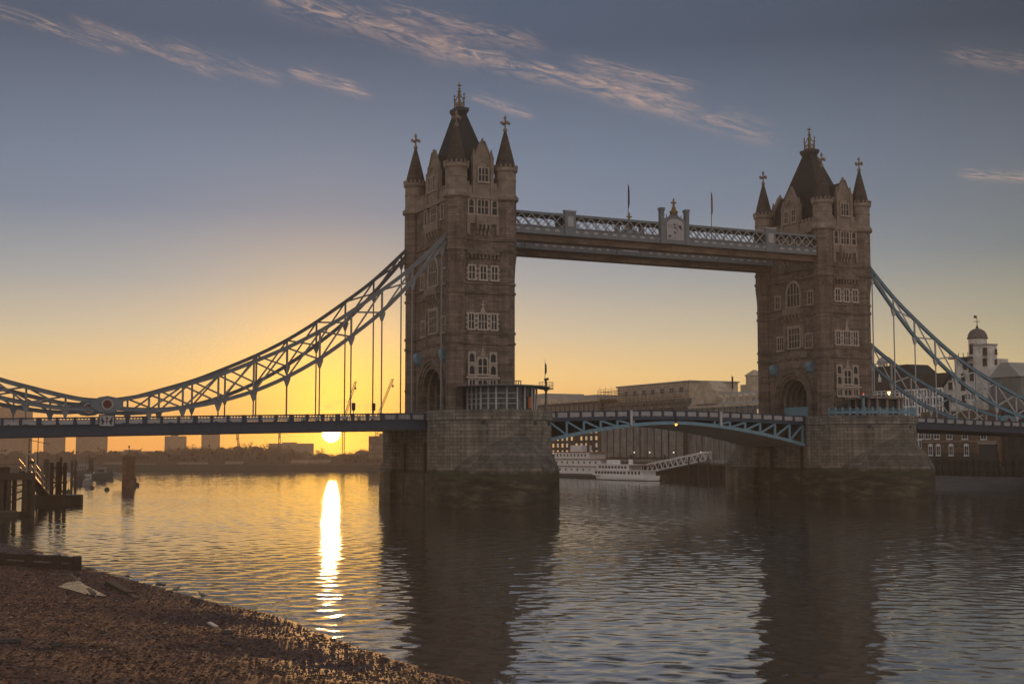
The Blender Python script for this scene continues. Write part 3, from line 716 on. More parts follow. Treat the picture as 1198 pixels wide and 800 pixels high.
# ---- suspension chains
sT = [5.2, 6.6, 13.5, 19, 24.6, 30.2, 35.7, 41.4, 46.8, 51, 58, 62.5, 65.2]; zT = [49.8, 48.4, 41.7, 37.6, 33.5, 29.9, 27.0, 24.5, 22.2, 20.9, 18.8, 17.8, 17.5]
sB = [5.2, 6.6, 13.5, 18.8, 24.5, 30.1, 35.9, 41.5, 47.5, 51, 56, 61, 65.2]; zB = [49.0, 47.2, 39.3, 33.8, 29.3, 25.2, 21.9, 19.4, 17.6, 16.9, 16.2, 16.1, 16.5]
sT2 = [65.2, 69, 73.7, 81, 90, 97, 103]; zT2 = [17.5, 17.6, 18.6, 20.4, 23.6, 26.6, 29.5]
sB2 = [65.2, 69, 73.7, 81, 90, 97, 103]; zB2 = [16.5, 16.1, 16.4, 17.6, 20.9, 24.4, 28.4]
def smoothline(ss, zz, n=40):
    q = np.linspace(ss[0], ss[-1], n); z = np.interp(q, ss, zz)
    for _ in range(3): z[1:-1] = (z[:-2] + 2 * z[1:-1] + z[2:]) / 4
    return q, z
def side_top(s): return 16.25 - max(s - 13.5, 0) * .0245                # parapet top along a side span
def make_chain(x0, sg, y, label, mt, lattice):
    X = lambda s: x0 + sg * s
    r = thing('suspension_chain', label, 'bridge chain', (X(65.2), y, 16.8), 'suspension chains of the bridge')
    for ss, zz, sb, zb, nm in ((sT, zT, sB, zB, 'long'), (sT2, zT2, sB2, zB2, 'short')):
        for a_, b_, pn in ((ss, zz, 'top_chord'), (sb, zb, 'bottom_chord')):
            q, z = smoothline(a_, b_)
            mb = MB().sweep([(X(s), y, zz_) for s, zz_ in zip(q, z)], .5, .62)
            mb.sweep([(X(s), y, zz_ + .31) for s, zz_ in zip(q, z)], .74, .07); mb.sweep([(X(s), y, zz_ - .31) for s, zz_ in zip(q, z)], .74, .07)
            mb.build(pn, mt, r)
    f = lambda s: (np.interp(s, sT, zT), np.interp(s, sB, zB)) if s < 65.2 else (np.interp(s, sT2, zT2), np.interp(s, sB2, zB2))
    nodes = [7.7, 13.3, 18.9, 24.5, 30.1, 35.8, 41.5, 47.4, 53.2, 58.6]; nodes2 = [71.5, 77.4, 83.2, 89, 95, 100.5]
    for nd in (nodes, nodes2):
        for k, s in enumerate(nd):
            t_, b_ = f(s)
            if t_ - b_ > .9: MB().beam((X(s), y, b_), (X(s), y, t_), .3, .3).build('web_post', lattice, r)
            MB().vprism([(X(s) - .55, y - .26), (X(s) + .55, y - .26), (X(s) + .55, y + .26), (X(s) - .55, y + .26)], b_ - 1.1, b_ - .1,).build('gusset', mt, r) if False else \
                MB().ringstack([[(X(s) + a1 * w_, y + a2 * .22, z_) for a1, a2 in ((-1, -1), (1, -1), (1, 1), (-1, 1))] for w_, z_ in ((.14, b_ - 1.5), (.55, b_ - .35), (.6, b_ + .1))]).build('gusset', lattice, r)
            MB().tube((X(s), y, side_top(s) - .3), (X(s), y, b_ - 1.3), .13, n=6).build('hanger', lattice, r) if b_ - 1.3 > side_top(s) - .5 else None
            if k:
                s0 = nd[k - 1]; t0, b0 = f(s0)
                if min(t_ - b_, t0 - b0) > .7:
                    mb = MB().beam((X(s0), y - .08, t0), (X(s), y - .08, b_), .12, .3); mb.beam((X(s0), y + .08, b0), (X(s), y + .08, t_), .12, .3); mb.build('cross_brace', lattice, r)
    # pin boss
    x = X(65.2)
    bs = MB().prism([(x - 2.5, 16.5), (x - 1.2, 15.75), (x, 15.6), (x + 1.2, 15.75), (x + 2.5, 16.5), (x + 2.5, 17.5), (x + 1.1, 18.1), (x, 18.3), (x - 1.1, 18.1), (x - 2.5, 17.5)], lambda a_, b_, d: (a_, d, b_), y - .5, y + .5).build('pin_boss', mt, r)
    mb = MB()
    for sy in (-1, 1):
        n = 24; A = [(x + .95 * math.cos(2 * PI * k / n), 16.95 + .95 * math.sin(2 * PI * k / n)) for k in range(n)]; B = [(x + (a_ - x) * .7, 16.95 + (b_ - 16.95) * .7) for a_, b_ in A]
        for k in range(n): mb.prism([A[k], A[(k + 1) % n], B[(k + 1) % n], B[k]], lambda a_, b_, d: (a_, d, b_), y + sy * .5, y + sy * .68)
    mb.build('pin_ring', bluegrey_ring, bs)
    for sy in (-1, 1):
        n = 24; MB().prism([(x + .66 * math.cos(2 * PI * k / n), 16.95 + .66 * math.sin(2 * PI * k / n)) for k in range(n)], lambda a_, b_, d: (a_, d, b_), y + sy * .5, y + sy * .6).build('pin_cap', redpaint, bs)
    return r
bluegrey_ring = plain('pin_ring_paint', (.27, .26, .26), .6)
bluegrey_md = plain('mid_blue_paint', (.13, .155, .185), .55, var=.22, scale=.6); lattice_md = plain('mid_lattice_paint', (.17, .185, .20), .55, var=.15, scale=.8)  # lighter step of the painted-in shade, for the nearer left chain
bluegrey_dk = plain('backlit_blue_paint', (.085, .105, .13), .55, var=.22, scale=.6); lattice_dk = plain('backlit_lattice_paint', (.13, .145, .165), .55, var=.15, scale=.8)  # chain paint darkened: its shade against the bright sky put into the colour
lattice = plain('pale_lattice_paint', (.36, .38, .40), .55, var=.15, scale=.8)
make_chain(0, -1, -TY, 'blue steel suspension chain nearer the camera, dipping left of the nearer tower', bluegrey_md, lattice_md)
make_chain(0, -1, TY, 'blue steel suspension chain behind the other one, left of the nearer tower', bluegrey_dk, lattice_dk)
make_chain(S, 1, -TY, 'blue steel suspension chain falling from the farther tower to the right edge, upper of two', blue, lattice)
make_chain(S, 1, TY, 'blue steel suspension chain right of the farther tower, lower one with round red pin', blue, lattice)

# ---- side spans
def make_deck(x0, sg, label, s1):
    X = lambda s: x0 + sg * s
    r = thing('road_deck', label, 'bridge deck', (X(13), 0, 13), 'side spans of the bridge')
    lift = .75 if sg > 0 else 0.0; dp = -2.5 if sg > 0 else -2.9
    deck_top = lambda s: side_top(s) + lift
    ss = np.linspace(10.0, s1, 40); zt = np.array([deck_top(s) for s in ss])
    def strip(ya, yb, o0, o1, nm, m, par=r):
        rings = [[(X(s), ya, z + o0), (X(s), yb, z + o0), (X(s), yb, z + o1), (X(s), ya, z + o1)] for s, z in zip(ss, zt)]
        return MB().ringstack(rings).build(nm, m, par)
    strip(-9.6, 9.6, -1.75, -1.3, 'roadway', asphalt)
    for y in (-TY, TY):
        strip(y - .22, y + .22, dp, -1.25, 'girder', navy)
        strip(y - .42, y + .42, -1.32, -1.16, 'girder_flange', navy); strip(y - .36, y + .36, dp - .08, dp + .08, 'girder_flange', navy)
        pr = strip(y - .18, y + .18, -.2, 0.0, 'parapet', navy)
        mb = MB(); mp = MB(); s = 10.6; k = 0
        while s < s1 - 2.2:
            z = deck_top(s); wd = .42 if k % 3 else .75
            MB().box(X(s) - wd / 2, X(s) + wd / 2, y - .24, y + .24, z - 1.16, z + .02).build('parapet_post', navy, pr)
            a_, b_ = s + .34, s + 2.36                                   # pierced cast panel: rails, uprights and small crosses
            for zz in (-1.05, -.28): mp.box(min(X(a_), X(b_)), max(X(a_), X(b_)), y - .06, y + .06, z + zz, z + zz + .09)
            for q in np.linspace(a_, b_, 5):
                mp.box(X(q) - .045, X(q) + .045, y - .055, y + .055, z - .97, z - .27)
            for q in np.linspace(a_, b_, 5)[:-1]:
                mp.beam((X(q), y - .02, z - .95), (X(q + .5), y - .02, z - .3), .05, .10); mp.beam((X(q), y + .02, z - .3), (X(q + .5), y + .02, z - .95), .05, .10)
            if sg > 0 or s > 36: mp.box(min(X(a_), X(b_)), max(X(a_), X(b_)), y - .03, y + .03, z - .98, z - (.25 if sg > 0 else .6))
            s += 2.7; k += 1
        mp.build('parapet_panel', palepanel, pr)
    mb = MB()
    for s in np.arange(14, s1, 5.7):
        z = deck_top(s); mb.box(X(s) - .3, X(s) + .3, -TY + .3, TY - .3, z + dp + .05, z - 1.78)
    for y in (-6, -2, 2, 6): pass
    mb.build('cross_girder', soffit, r)
    return r
dL = make_deck(0, -1, 'dark navy road deck running left from the nearer tower across the sun', 118)
dR = make_deck(S, 1, 'navy road deck with pale parapet panels right of the farther tower', 84)
# heraldic plate on the parapet under the near pin (a cross between two dark wings)
def crest_plate(x, y, zc):
    r = thing('crest_plate', 'square pale plate with a red cross and two dark winged beasts under the round pin', 'crest plate', (x, y, zc - 1))
    mp = lambda a_, b_, d: (x + a_, y - d, zc + b_)
    MB().prism([(-1.15, -.85), (1.15, -.85), (1.15, .85), (-1.15, .85)], mp, .3, .42).build('plate', palepanel, r)
    mb = MB()
    for u0, u1, z0, z1 in ((-1.25, 1.25, .82, .95), (-1.25, 1.25, -.95, -.82), (-1.25, -1.12, -.82, .82), (1.12, 1.25, -.82, .82)): mb.prism([(u0, z0), (u1, z0), (u1, z1), (u0, z1)], mp, .3, .5)
    mb.build('frame', navy, r)
    mb = MB()
    for sg in (-1, 1):
        mb.prism([(sg * .3, -.15), (sg * .55, .1), (sg * .72, .5), (sg * .9, .62), (sg * .8, .2), (sg * .95, 0), (sg * .72, -.2), (sg * .8, -.6), (sg * .55, -.62), (sg * .5, -.3)], mp, .42, .47)
    mb.build('winged_beast', darkmetal, r)
    mb = MB().prism([(-.26, -.5), (.26, -.5), (.28, .1), (0, .12), (-.28, .1)], mp, .42, .445); sh = mb.build('shield', offwhite, r)
    mb = MB().prism([(-.06, -.5), (.06, -.5), (.06, .11), (-.06, .11)], mp, .445, .47); mb.prism([(-.25, -.2), (-.062, -.2), (-.062, -.08), (-.25, -.08)], mp, .445, .47); mb.prism([(.062, -.2), (.25, -.2), (.25, -.08), (.062, -.08)], mp, .445, .47)
    mb.prism([(-.16, .2), (.16, .2), (.1, .6), (-.1, .6)], mp, .42, .47); mb.build('red_cross', redpaint, sh)
crest_plate(-65.2, -TY - .05, side_top(65.2) - .62)

# ---- bascule leaves
XA, XB = 10.4, S - 10.4; XM = (XA + XB) / 2
def btop(x): return 17.45 - .75 * abs((x - XM) / (XM - XA)) ** 1.6
def bbot(x): return 14.75 - 4.2 * abs((x - XM) / (XM - XA)) ** 1.75
def make_leaf(xa, label):
    r = thing('bascule_leaf', label, 'bascule', (xa, 0, 11), 'bascule leaves of the bridge')
    xe = XM - math.copysign(.12, XM - xa); xs_ = np.linspace(xa, xe, 24)
    def strip(ya, yb, fb_, ft_, nm, m, par=r):
        return MB().ringstack([[(x, ya, fb_(x)), (x, yb, fb_(x)), (x, yb, ft_(x)), (x, ya, ft_(x))] for x in xs_]).build(nm, m, par)
    strip(-9.3, 9.3, lambda x: btop(x) - 1.75, lambda x: btop(x) - 1.3, 'roadway', asphalt)
    for yi, y in enumerate((-9.9, 9.9)):
        strip(y - .3, y + .3, lambda x: btop(x) - 1.85, lambda x: btop(x) - 1.15, 'edge_girder', navy)
        pr = strip(y - .18, y + .18, lambda x: btop(x) - .2, lambda x: btop(x), 'parapet', navy)
        mb = MB(); mp = MB(); n = 13; q = np.linspace(xa, xe, n)
        for k, x in enumerate(q):
            z = btop(x); MB().box(x - .2, x + .2, y - .22, y + .22, z - 1.16, z + .03).build('parapet_post', navy, pr)
            if k < n - 1:
                x2 = q[k + 1]; c0, c1 = min(x, x2) + .24, max(x, x2) - .24; zz = (z + btop(x2)) / 2
                mp.box(c0, c1, y - .05, y + .05, zz - 1.08, zz - .24)
                mp.box(c0 + .2, (c0 + c1) / 2 - .1, y - .09, y + .09, zz - .9, zz - .45); mp.box((c0 + c1) / 2 + .1, c1 - .2, y - .09, y + .09, zz - .9, zz - .45)
        mp.build('parapet_panel', palepanel, pr)
        strip(y - .35, y + .35, lambda x: bbot(x) - .02, lambda x: bbot(x) + .62, 'arched_chord', blue)
        sgn = math.copysign(1, XM - xa); xx = [xa + sgn * d for d in (0.4, 3.6, 7.2, 10.8, 14.4, 18.0, 21.6)]
        mb = MB()
        for k, x in enumerate(xx):
            if btop(x) - 1.8 - bbot(x) > .8:
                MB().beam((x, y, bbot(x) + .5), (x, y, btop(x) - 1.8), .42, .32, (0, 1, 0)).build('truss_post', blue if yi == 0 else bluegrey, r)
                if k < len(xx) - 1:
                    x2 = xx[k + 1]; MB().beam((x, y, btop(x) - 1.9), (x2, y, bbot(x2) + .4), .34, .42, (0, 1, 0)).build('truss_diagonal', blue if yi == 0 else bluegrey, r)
    for k in range(1, 9):                                               # inner girders and soffit boards
        pass
    for y in (-3.4, 3.4): strip(y - .25, y + .25, lambda x: bbot(x) + .15, lambda x: btop(x) - 1.8, 'inner_girder', soffit)
    ns = 9; q = np.linspace(xa, xe, ns)
    for k in range(ns - 1):
        x, x2 = q[k], q[k + 1]; a_, b_ = min(x, x2) + .08, max(x, x2) - .08
        MB().add([(a_, -9.4, bbot(a_) + .02), (b_, -9.4, bbot(b_) + .02), (b_, 9.4, bbot(b_) + .02), (a_, 9.4, bbot(a_) + .02), (a_, -9.4, bbot(a_) + .16), (b_, -9.4, bbot(b_) + .16), (b_, 9.4, bbot(b_) + .16), (a_, 9.4, bbot(a_) + .16)],
                 [(0, 3, 2, 1), (4, 5, 6, 7), (0, 1, 5, 4), (1, 2, 6, 5), (2, 3, 7, 6), (3, 0, 4, 7)]).build('soffit_panel', plank, r)
    xb = 31.2 if xa < XM else 51.5
    MB().box(xb - .22, xb + .22, -10.6, -10.25, btop(xb) - 2.9, btop(xb)).build('gauge_board', offwhite, r)
    return r
make_leaf(XA, 'left leaf of the closed bascule span with pale blue arched truss, against the nearer pier')
make_leaf(XB, 'right leaf of the closed bascule span with pale blue arched truss, against the farther pier')
r = thing('navigation_lamp', 'small glowing amber lamp under the middle of the bascule span', 'lamp', (XM, -10.4, 14.6))
MB().tube((XM, -10.45, 14.9), (XM, -10.45, 15.5), .16, .2, 8).build('housing', darkmetal, r)
MB().lathe(XM, -10.45, [(.05, 14.45), (.2, 14.55), (.22, 14.8), (.12, 14.9)], 10, 0).build('lens', lamp_amber, r)

# ---- high level walkways
def make_walkway(y, label, near):
    r = thing('high_walkway', label, 'walkway', (S / 2, y, 48.5), 'high level walkways between the towers')
    xa, xb = 6.0, S - 5.2; hw = 1.75; L = xb - xa
    MB().box(xa, xb, y - hw, y + hw, 49.9, 50.25).build('floor', plank, r)
    MB().box(xa, xb, y - hw + .05, y + hw - .05, 53.3, 53.55).build('roof', darkmetal, r)
    MB().box(xa, xb, y - hw + .5, y + hw - .5, 48.45, 49.88).build('soffit_girder', soffit, r)
    for sg in (-1, 1):
        ys = y + sg * hw
        mb = MB().box(xa, xb, ys - .16, ys + .16, 49.9, 51.15); mb.box(xa, xb, ys - .3, ys + .3, 49.72, 49.9); mb.box(xa, xb, ys - .28, ys + .28, 51.1, 51.28)
        k = xa + .6
        fa = mb.build('fascia', bluegrey, r)
        mb = MB()
        while k < xb - 1.4:
            mb.prism([(k + .7 + .52 * math.cos(a), 50.4 + .45 * math.sin(a)) for a in np.linspace(0, PI, 7)], lambda a_, b_, d: (a_, d, b_), ys + sg * .1, ys + sg * .2); k += 2.05
        mb.build('fascia_boss', palepanel, fa)
        mb = MB().box(xa, xb, ys - .22, ys + .22, 53.4, 53.75); mb.box(xa, xb, ys - .12, ys + .12, 53.75, 53.88); mb.build('top_rail', bluegrey, r)
        mb = MB(); n = 34; q = np.linspace(xa, xb, n + 1)
        for i in range(n):
            mb.beam((q[i], ys - sg * .03, 51.25), (q[i + 1], ys - sg * .03, 53.42), .1, .24, (0, 1, 0)); mb.beam((q[i], ys + sg * .07, 53.42), (q[i + 1], ys + sg * .07, 51.25), .1, .24, (0, 1, 0))
        mb.build('lattice', lattice, r)
        for xc in (18.2, S - 18.4):
            pl = MB().box(xc - 1.15, xc + 1.15, ys - .36, ys + .36, 49.85, 54.35).build('panel_pier', bluegrey, r)
            mb = MB(); mb.prism([(xc - .62, 51.5), (xc + .62, 51.5), (xc + .62, 53.4), (xc - .62, 53.4)], lambda a_, b_, d: (a_, d, b_), ys + sg * .36, ys + sg * .44)
            mb.box(xc - 1.3, xc + 1.3, ys - .45, ys + .45, 54.35, 54.6); mb.build('panel', palepanel, pl)
    # central crest with gilded cross
    ys = y - hw; xc = S / 2
    cp = MB().box(xc - 2.6, xc + 2.6, ys - .42, ys + .3, 49.8, 54.6)
    for sg in (-1, 1): cp.box(xc + sg * 2.85 - .38, xc + sg * 2.85 + .38, ys - .55, ys + .45, 49.7, 56.2); cp.box(xc + sg * 2.85 - .5, xc + sg * 2.85 + .5, ys - .65, ys + .55, 56.2, 56.7)
    cp.prism([(-2.4, 54.6), (2.4, 54.6), (1.2, 55.1), (.5, 55.6), (-.5, 55.6), (-1.2, 55.1)], lambda a_, b_, d: (xc + a_, ys + d, b_), -.3, .2)
    cp = cp.build('crest', bluegrey, r)
    mb = MB(); n = 10
    mb.prism([(-1.9, 50.5), (1.9, 50.5), (1.9, 53.5)] + [(1.9 * math.cos(a), 53.5 + 1.15 * math.sin(a)) for a in np.linspace(.15, PI - .15, 9)] + [(-1.9, 53.5)], lambda a_, b_, d: (xc + a_, ys - d, b_), .42, .5)
    for i in range(26):
        a_, b_ = rng.uniform(-1.4, 1.4), rng.uniform(50.9, 53.8); s_ = rng.uniform(.12, .32); mb.box(xc + a_ - s_, xc + a_ + s_, ys - .62, ys - .5, b_ - s_, b_ + s_ * .7)
    mb.build('carved_arms', palepanel, cp)
    mb = MB().lathe(xc, ys, [(.75, 55.6), (.85, 56.2), (.45, 56.5), (.4, 57.0), (.22, 57.2), (.18, 58.6), (.05, 58.8)], 8)
    mb.box(xc - .55, xc + .55, ys - .15, ys + .15, 57.75, 58.05)
    for k in range(8):
        if abs(k - 3.5) > 1: mb.box(xc - 2.35 + k * .67 - .06, xc - 2.35 + k * .67 + .06, ys - .06, ys + .06, 54.6, 55.5)
    mb.build('gilded_cross', gold, cp)
    for xe, sg in ((xa + 1.3, 1), (xb - 1.3, -1)):                        # stone brackets at the towers
        MB().prism([(0, 48.4), (2.4 * sg, 48.4), (1.2 * sg, 47.4), (.7 * sg, 46.2), (0, 45.4)], lambda a_, b_, d: (xe - sg * 2.2 + a_, y + d, b_), -.8, .8).build('stone_bracket', portland_dk, r)
    return r
make_walkway(-8.6, 'high lattice walkway nearer the camera, between the tower tops, with central crest and flagpoles', True)
make_walkway(8.6, 'high lattice walkway farther from the camera, seen just below the nearer one', False)
# ================================================================== ON THE BRIDGE
# control cabins, mast, lamps, lights, flags, people
def ellipse_pts(cx, cy, rx, ry, n=28, a0=0, a1=2 * PI): return [(cx + rx * math.cos(a), cy + ry * math.sin(a)) for a in np.linspace(a0, a1, n, endpoint=abs(a1 - a0) < 6.2)]
r = thing('control_cabin', 'glass walled cabin with a thin curved roof on the nearer pier, at the tower foot', 'cabin', (1.5, -17, 16.6))
cab = [(-3.4, -12.2), (-3.2, -17.5), (-1.5, -20.2), (2.0, -21.4), (5.2, -20.6), (7.4, -18.0), (8.0, -14.0), (7.8, -11.9)]
MB().vprism(ellipse_pts(2.2, -15.6, 8.1, 7.4), 20.75, 20.85, ellipse_pts(2.2, -15.6, 8.5, 7.8)).vprism(ellipse_pts(2.2, -15.6, 8.5, 7.8), 20.85, 21.1, ellipse_pts(2.2, -15.6, 6.5, 6)).build('roof', greymetal, r)
MB().vprism(cab, 16.6, 16.8).build('plinth', portland_dk, r)
MB().vprism([(2.3 + (x - 2.3) * .96, -15.5 + (y + 15.5) * .96) for x, y in cab], 16.8, 20.74).build('glazing', glass_lt, r)
for i in range(len(cab) - 1):
    a_, b_ = Vector((*cab[i], 0)), Vector((*cab[i + 1], 0)); n = max(1, round((b_ - a_).length / 1.9))
    for k in range(n):
        q = a_.lerp(b_, k / n); MB().box(q.x - .13, q.x + .13, q.y - .13, q.y + .13, 16.8, 20.75).build('post', offwhite, r)
    if i < 3:
        mb = MB()
        for z in (17.8, 18.7, 19.6): mb.beam((a_.x, a_.y, z), (b_.x, b_.y, z), .1, .12)
        mb.build('glazing_bar', offwhite, r)
MB().box(4.4, 5.0, -20.95, -20.6, 17.0, 19.0).build('door', plain('orange_wood', (.38, .12, .03), .6), r)
r = thing('stair_railing', 'pale stone balustrade on the cabin roof beside the nearer tower', 'balustrade', (5.5, -13.4, 21.0))
mb = MB().box(2.6, 6.6, -13.5, -13.3, 22.1, 22.25)
for k in range(9): mb.box(2.6 + k * .48, 2.75 + k * .48, -13.47, -13.33, 21.0, 22.1)
mb.build('baluster', portland_dk, r)

r = thing('pier_railing', 'thin metal railing along the right end of the nearer pier top', 'railing', (9, -16, 16.6))
mb = MB(); pts = [(8.4, -18.2), (9.6, -17.0), (10.3, -15.2), (10.4, -13.4), (10.4, -11.8)]
for (x, y), (x2, y2) in zip(pts[:-1], pts[1:]):
    for z in (17.25, 17.85): mb.beam((x, y, z), (x2, y2, z), .06, .06)
    mb.tube((x, y, 16.6), (x, y, 17.9), .045, n=6)
mb.build('rail', greymetal, r)
r = thing('signal_mast', 'grey steel mast with a railed crow platform and topmast at the nearer pier corner', 'mast', (9.7, -16.0, 16.6))
x, y = 10.1, -16.4
MB().lathe(x, y, [(.42, 16.6), (.3, 17.4), (.22, 18.5), (.2, 20.2), (.5, 20.55)], 10, 0).build('post', greymetal, r)
MB().lathe(x, y, [(.5, 20.5), (1.35, 20.62), (1.35, 20.75), (.5, 20.78)], 14, 0).build('platform', greymetal, r)
mb = MB()
for k in range(10):
    a_, b_ = 2 * PI * k / 10, 2 * PI * (k + 1) / 10; pa, pb = (x + 1.3 * math.cos(a_), y + 1.3 * math.sin(a_)), (x + 1.3 * math.cos(b_), y + 1.3 * math.sin(b_))
    mb.tube((*pa, 20.75), (*pa, 21.85), .035, n=5)
    for z in (21.3, 21.85): mb.beam((*pa, z), (*pb, z), .05, .05)
mb.build('rail', greymetal, r)
MB().tube((x, y, 20.7), (x, y, 22.3), .16, n=8).tube((x - .3, y, 22.3), (x + .45, y, 22.5), .22, n=8).build('searchlight', darkmetal, r)
MB().tube((x - .2, y, 21.6), (x - .2, y, 26.0), .07, .03, 6).build('topmast', greymetal, r)
MB().add([(x - .2, y, 25.4), (x + .1, y - .05, 25.0), (x + .16, y, 23.7), (x - .05, y + .06, 23.2), (x - .2, y, 23.6)], [(0, 1, 2, 3, 4)]).build('furled_flag', cloth_dark, r)

# farther pier: flat roofed cabin, railings, lantern
r = thing('operators_cabin', 'brown flat roofed cabin with dark openings on the farther pier', 'cabin', (S + 3, -16, 16.6))
x0, x1, y0, y1 = S - 1.2, S + 7.2, -19.0, -12.2
MB().box(x0 - .5, x1 + .5, y0 - .5, y1, 20.1, 20.5).build('roof', portland_dk, r)
MB().box(x0 + .5, x1 - .5, y0 + .5, y1, 16.6, 20.1).build('recess', darkmetal, r)
for q in (x0, x0 + 2.1, x0 + 4.6, x1 - .9, x1): MB().box(q - .22, q + .22, y0 - .1, y0 + .35, 16.6, 20.1).build('post', portland_dk, r)
for q in (-17, -15, -13): MB().box(x0 - .1, x0 + .3, q - .22, q + .22, 16.6, 20.1).build('post', portland_dk, r)
MB().box(x0 + 2.3, x0 + 4.4, y0 + .05, y0 + .3, 16.6, 18.0).build('parapet', portland_dk, r)
r = thing('blue_railing', 'pale blue cast railing round the top of the farther pier', 'railing', (S, -19, 16.6))
mb = MB(); e = half_end(12, 12, 10.2, 25); pts = [(S + x, y + PY) for x, y in e][2:22]
for (x, y), (x2, y2) in zip(pts[:-1], pts[1:]):
    mb.beam((x, y, 17.75), (x2, y2, 17.75), .16, .14); mb.beam((x, y, 17.2), (x2, y2, 17.2), .1, .5); mb.box(x - .14, x + .14, y - .14, y + .14, 16.6, 18.2)
mb.build('rail', blue, r)
for nm, lab, cx, cy, mt in (('lamp_post', 'blue lamp column on the left of the cabin on the farther pier', S - 3.0, -19.5, blue),):
    r = thing(nm, lab, 'lamp post', (cx, cy, 16.6)); MB().lathe(cx, cy, [(.4, 16.6), (.25, 17.2), (.22, 20.2), (.9, 20.5), (.9, 20.7)], 8, 0).build('column', mt, r)
    MB().lathe(cx, cy, [(.05, 20.7), (.14, 20.78), (.14, 20.98), (.02, 21.1)], 8, 0).build('red_light', lamp_red, r)
r = thing('lantern', 'small lit street lantern above the cabin roof on the farther pier', 'lantern', (S + 4.6, -18.2, 20.5))
MB().tube((S + 4.6, -18.2, 20.5), (S + 4.6, -18.2, 20.9), .08, n=6).build('stem', darkmetal, r)
MB().lathe(S + 4.6, -18.2, [(.12, 20.9), (.3, 21.5), (.3, 21.6), (.05, 21.65)], 6).build('lantern_glass', lamp_warm, r)
MB().lathe(S + 4.6, -18.2, [(.36, 21.62), (.2, 21.9), (.03, 22.2)], 6).build('cap', darkmetal, r)
r = thing('blue_gates', 'pale blue closed gates low in the arch of the farther tower', 'gate', (S - 5, -.5, 16.4))
for k in range(7): MB().box(S - 4.4, S - 4.2, -4.4 + k * 1.27, -3.2 + k * 1.27, 16.2, 18.9).build('gate_leaf', blue, r)

def flagpole(x, lab, m):
    r = thing('flagpole', lab, 'flagpole', (x, -10.5, 53.8), 'flagpoles on the walkway')
    MB().tube((x, -10.5, 51.3), (x, -10.5, 60.8), .10, .05, 8).build('pole', greymetal, r)
    rings = []
    for z, w_, o_ in ((60.5, .08, 0), (59.6, .3, .05), (58.4, .36, .1), (57.0, .3, .02), (56.2, .1, .08)): rings.append([(x + .06, -10.56 + o_, z), (x + .06 + w_ * .6, -10.68 + o_, z - .1), (x + .06 + w_, -10.5 + o_, z - .15), (x + .06 + w_ * .5, -10.38 + o_, z - .05)])
    MB().ringstack(rings).build('limp_flag', m, r, smooth=True)
flagpole(30.8, 'flagpole with a limp flag on the high walkway, left of its central crest', cloth_dark)
flagpole(49.8, 'flagpole with a limp flag on the high walkway, right of its central crest', cloth_red)

def traffic_light(x, y, lab, zg):
    r = thing('traffic_light', lab, 'traffic light', (x, y, zg), 'traffic lights on the bridge')
    MB().tube((x, y, zg), (x, y, zg + 3.2), .09, n=8).build('pole', darkmetal, r)
    h = MB().box(x - .28, x + .28, y - .22, y + .22, zg + 2.3, zg + 3.7); 
    for k in range(3): h.box(x - .34, x + .34, y - .45, y - .22, zg + 2.62 + .42 * k, zg + 2.68 + .42 * k)
    h = h.build('signal_head', darkmetal, r)
    for k in range(3): MB().lathe(0, 0, [(.14, 0), (.14, .04)], 10, 0)
    MB().tube((x, y - .22, zg + 3.45), (x, y - .27, zg + 3.45), .13, n=10).build('lens', redpaint, h)
for u, lab in ((413.5, 'black traffic light on the bridge deck, nearer the sun of the two'), (437, 'black traffic light on the bridge deck, nearer the tower of the two')):
    q = at(u, 482, 'y', 4); traffic_light(q.x, 4, lab, 14.7)

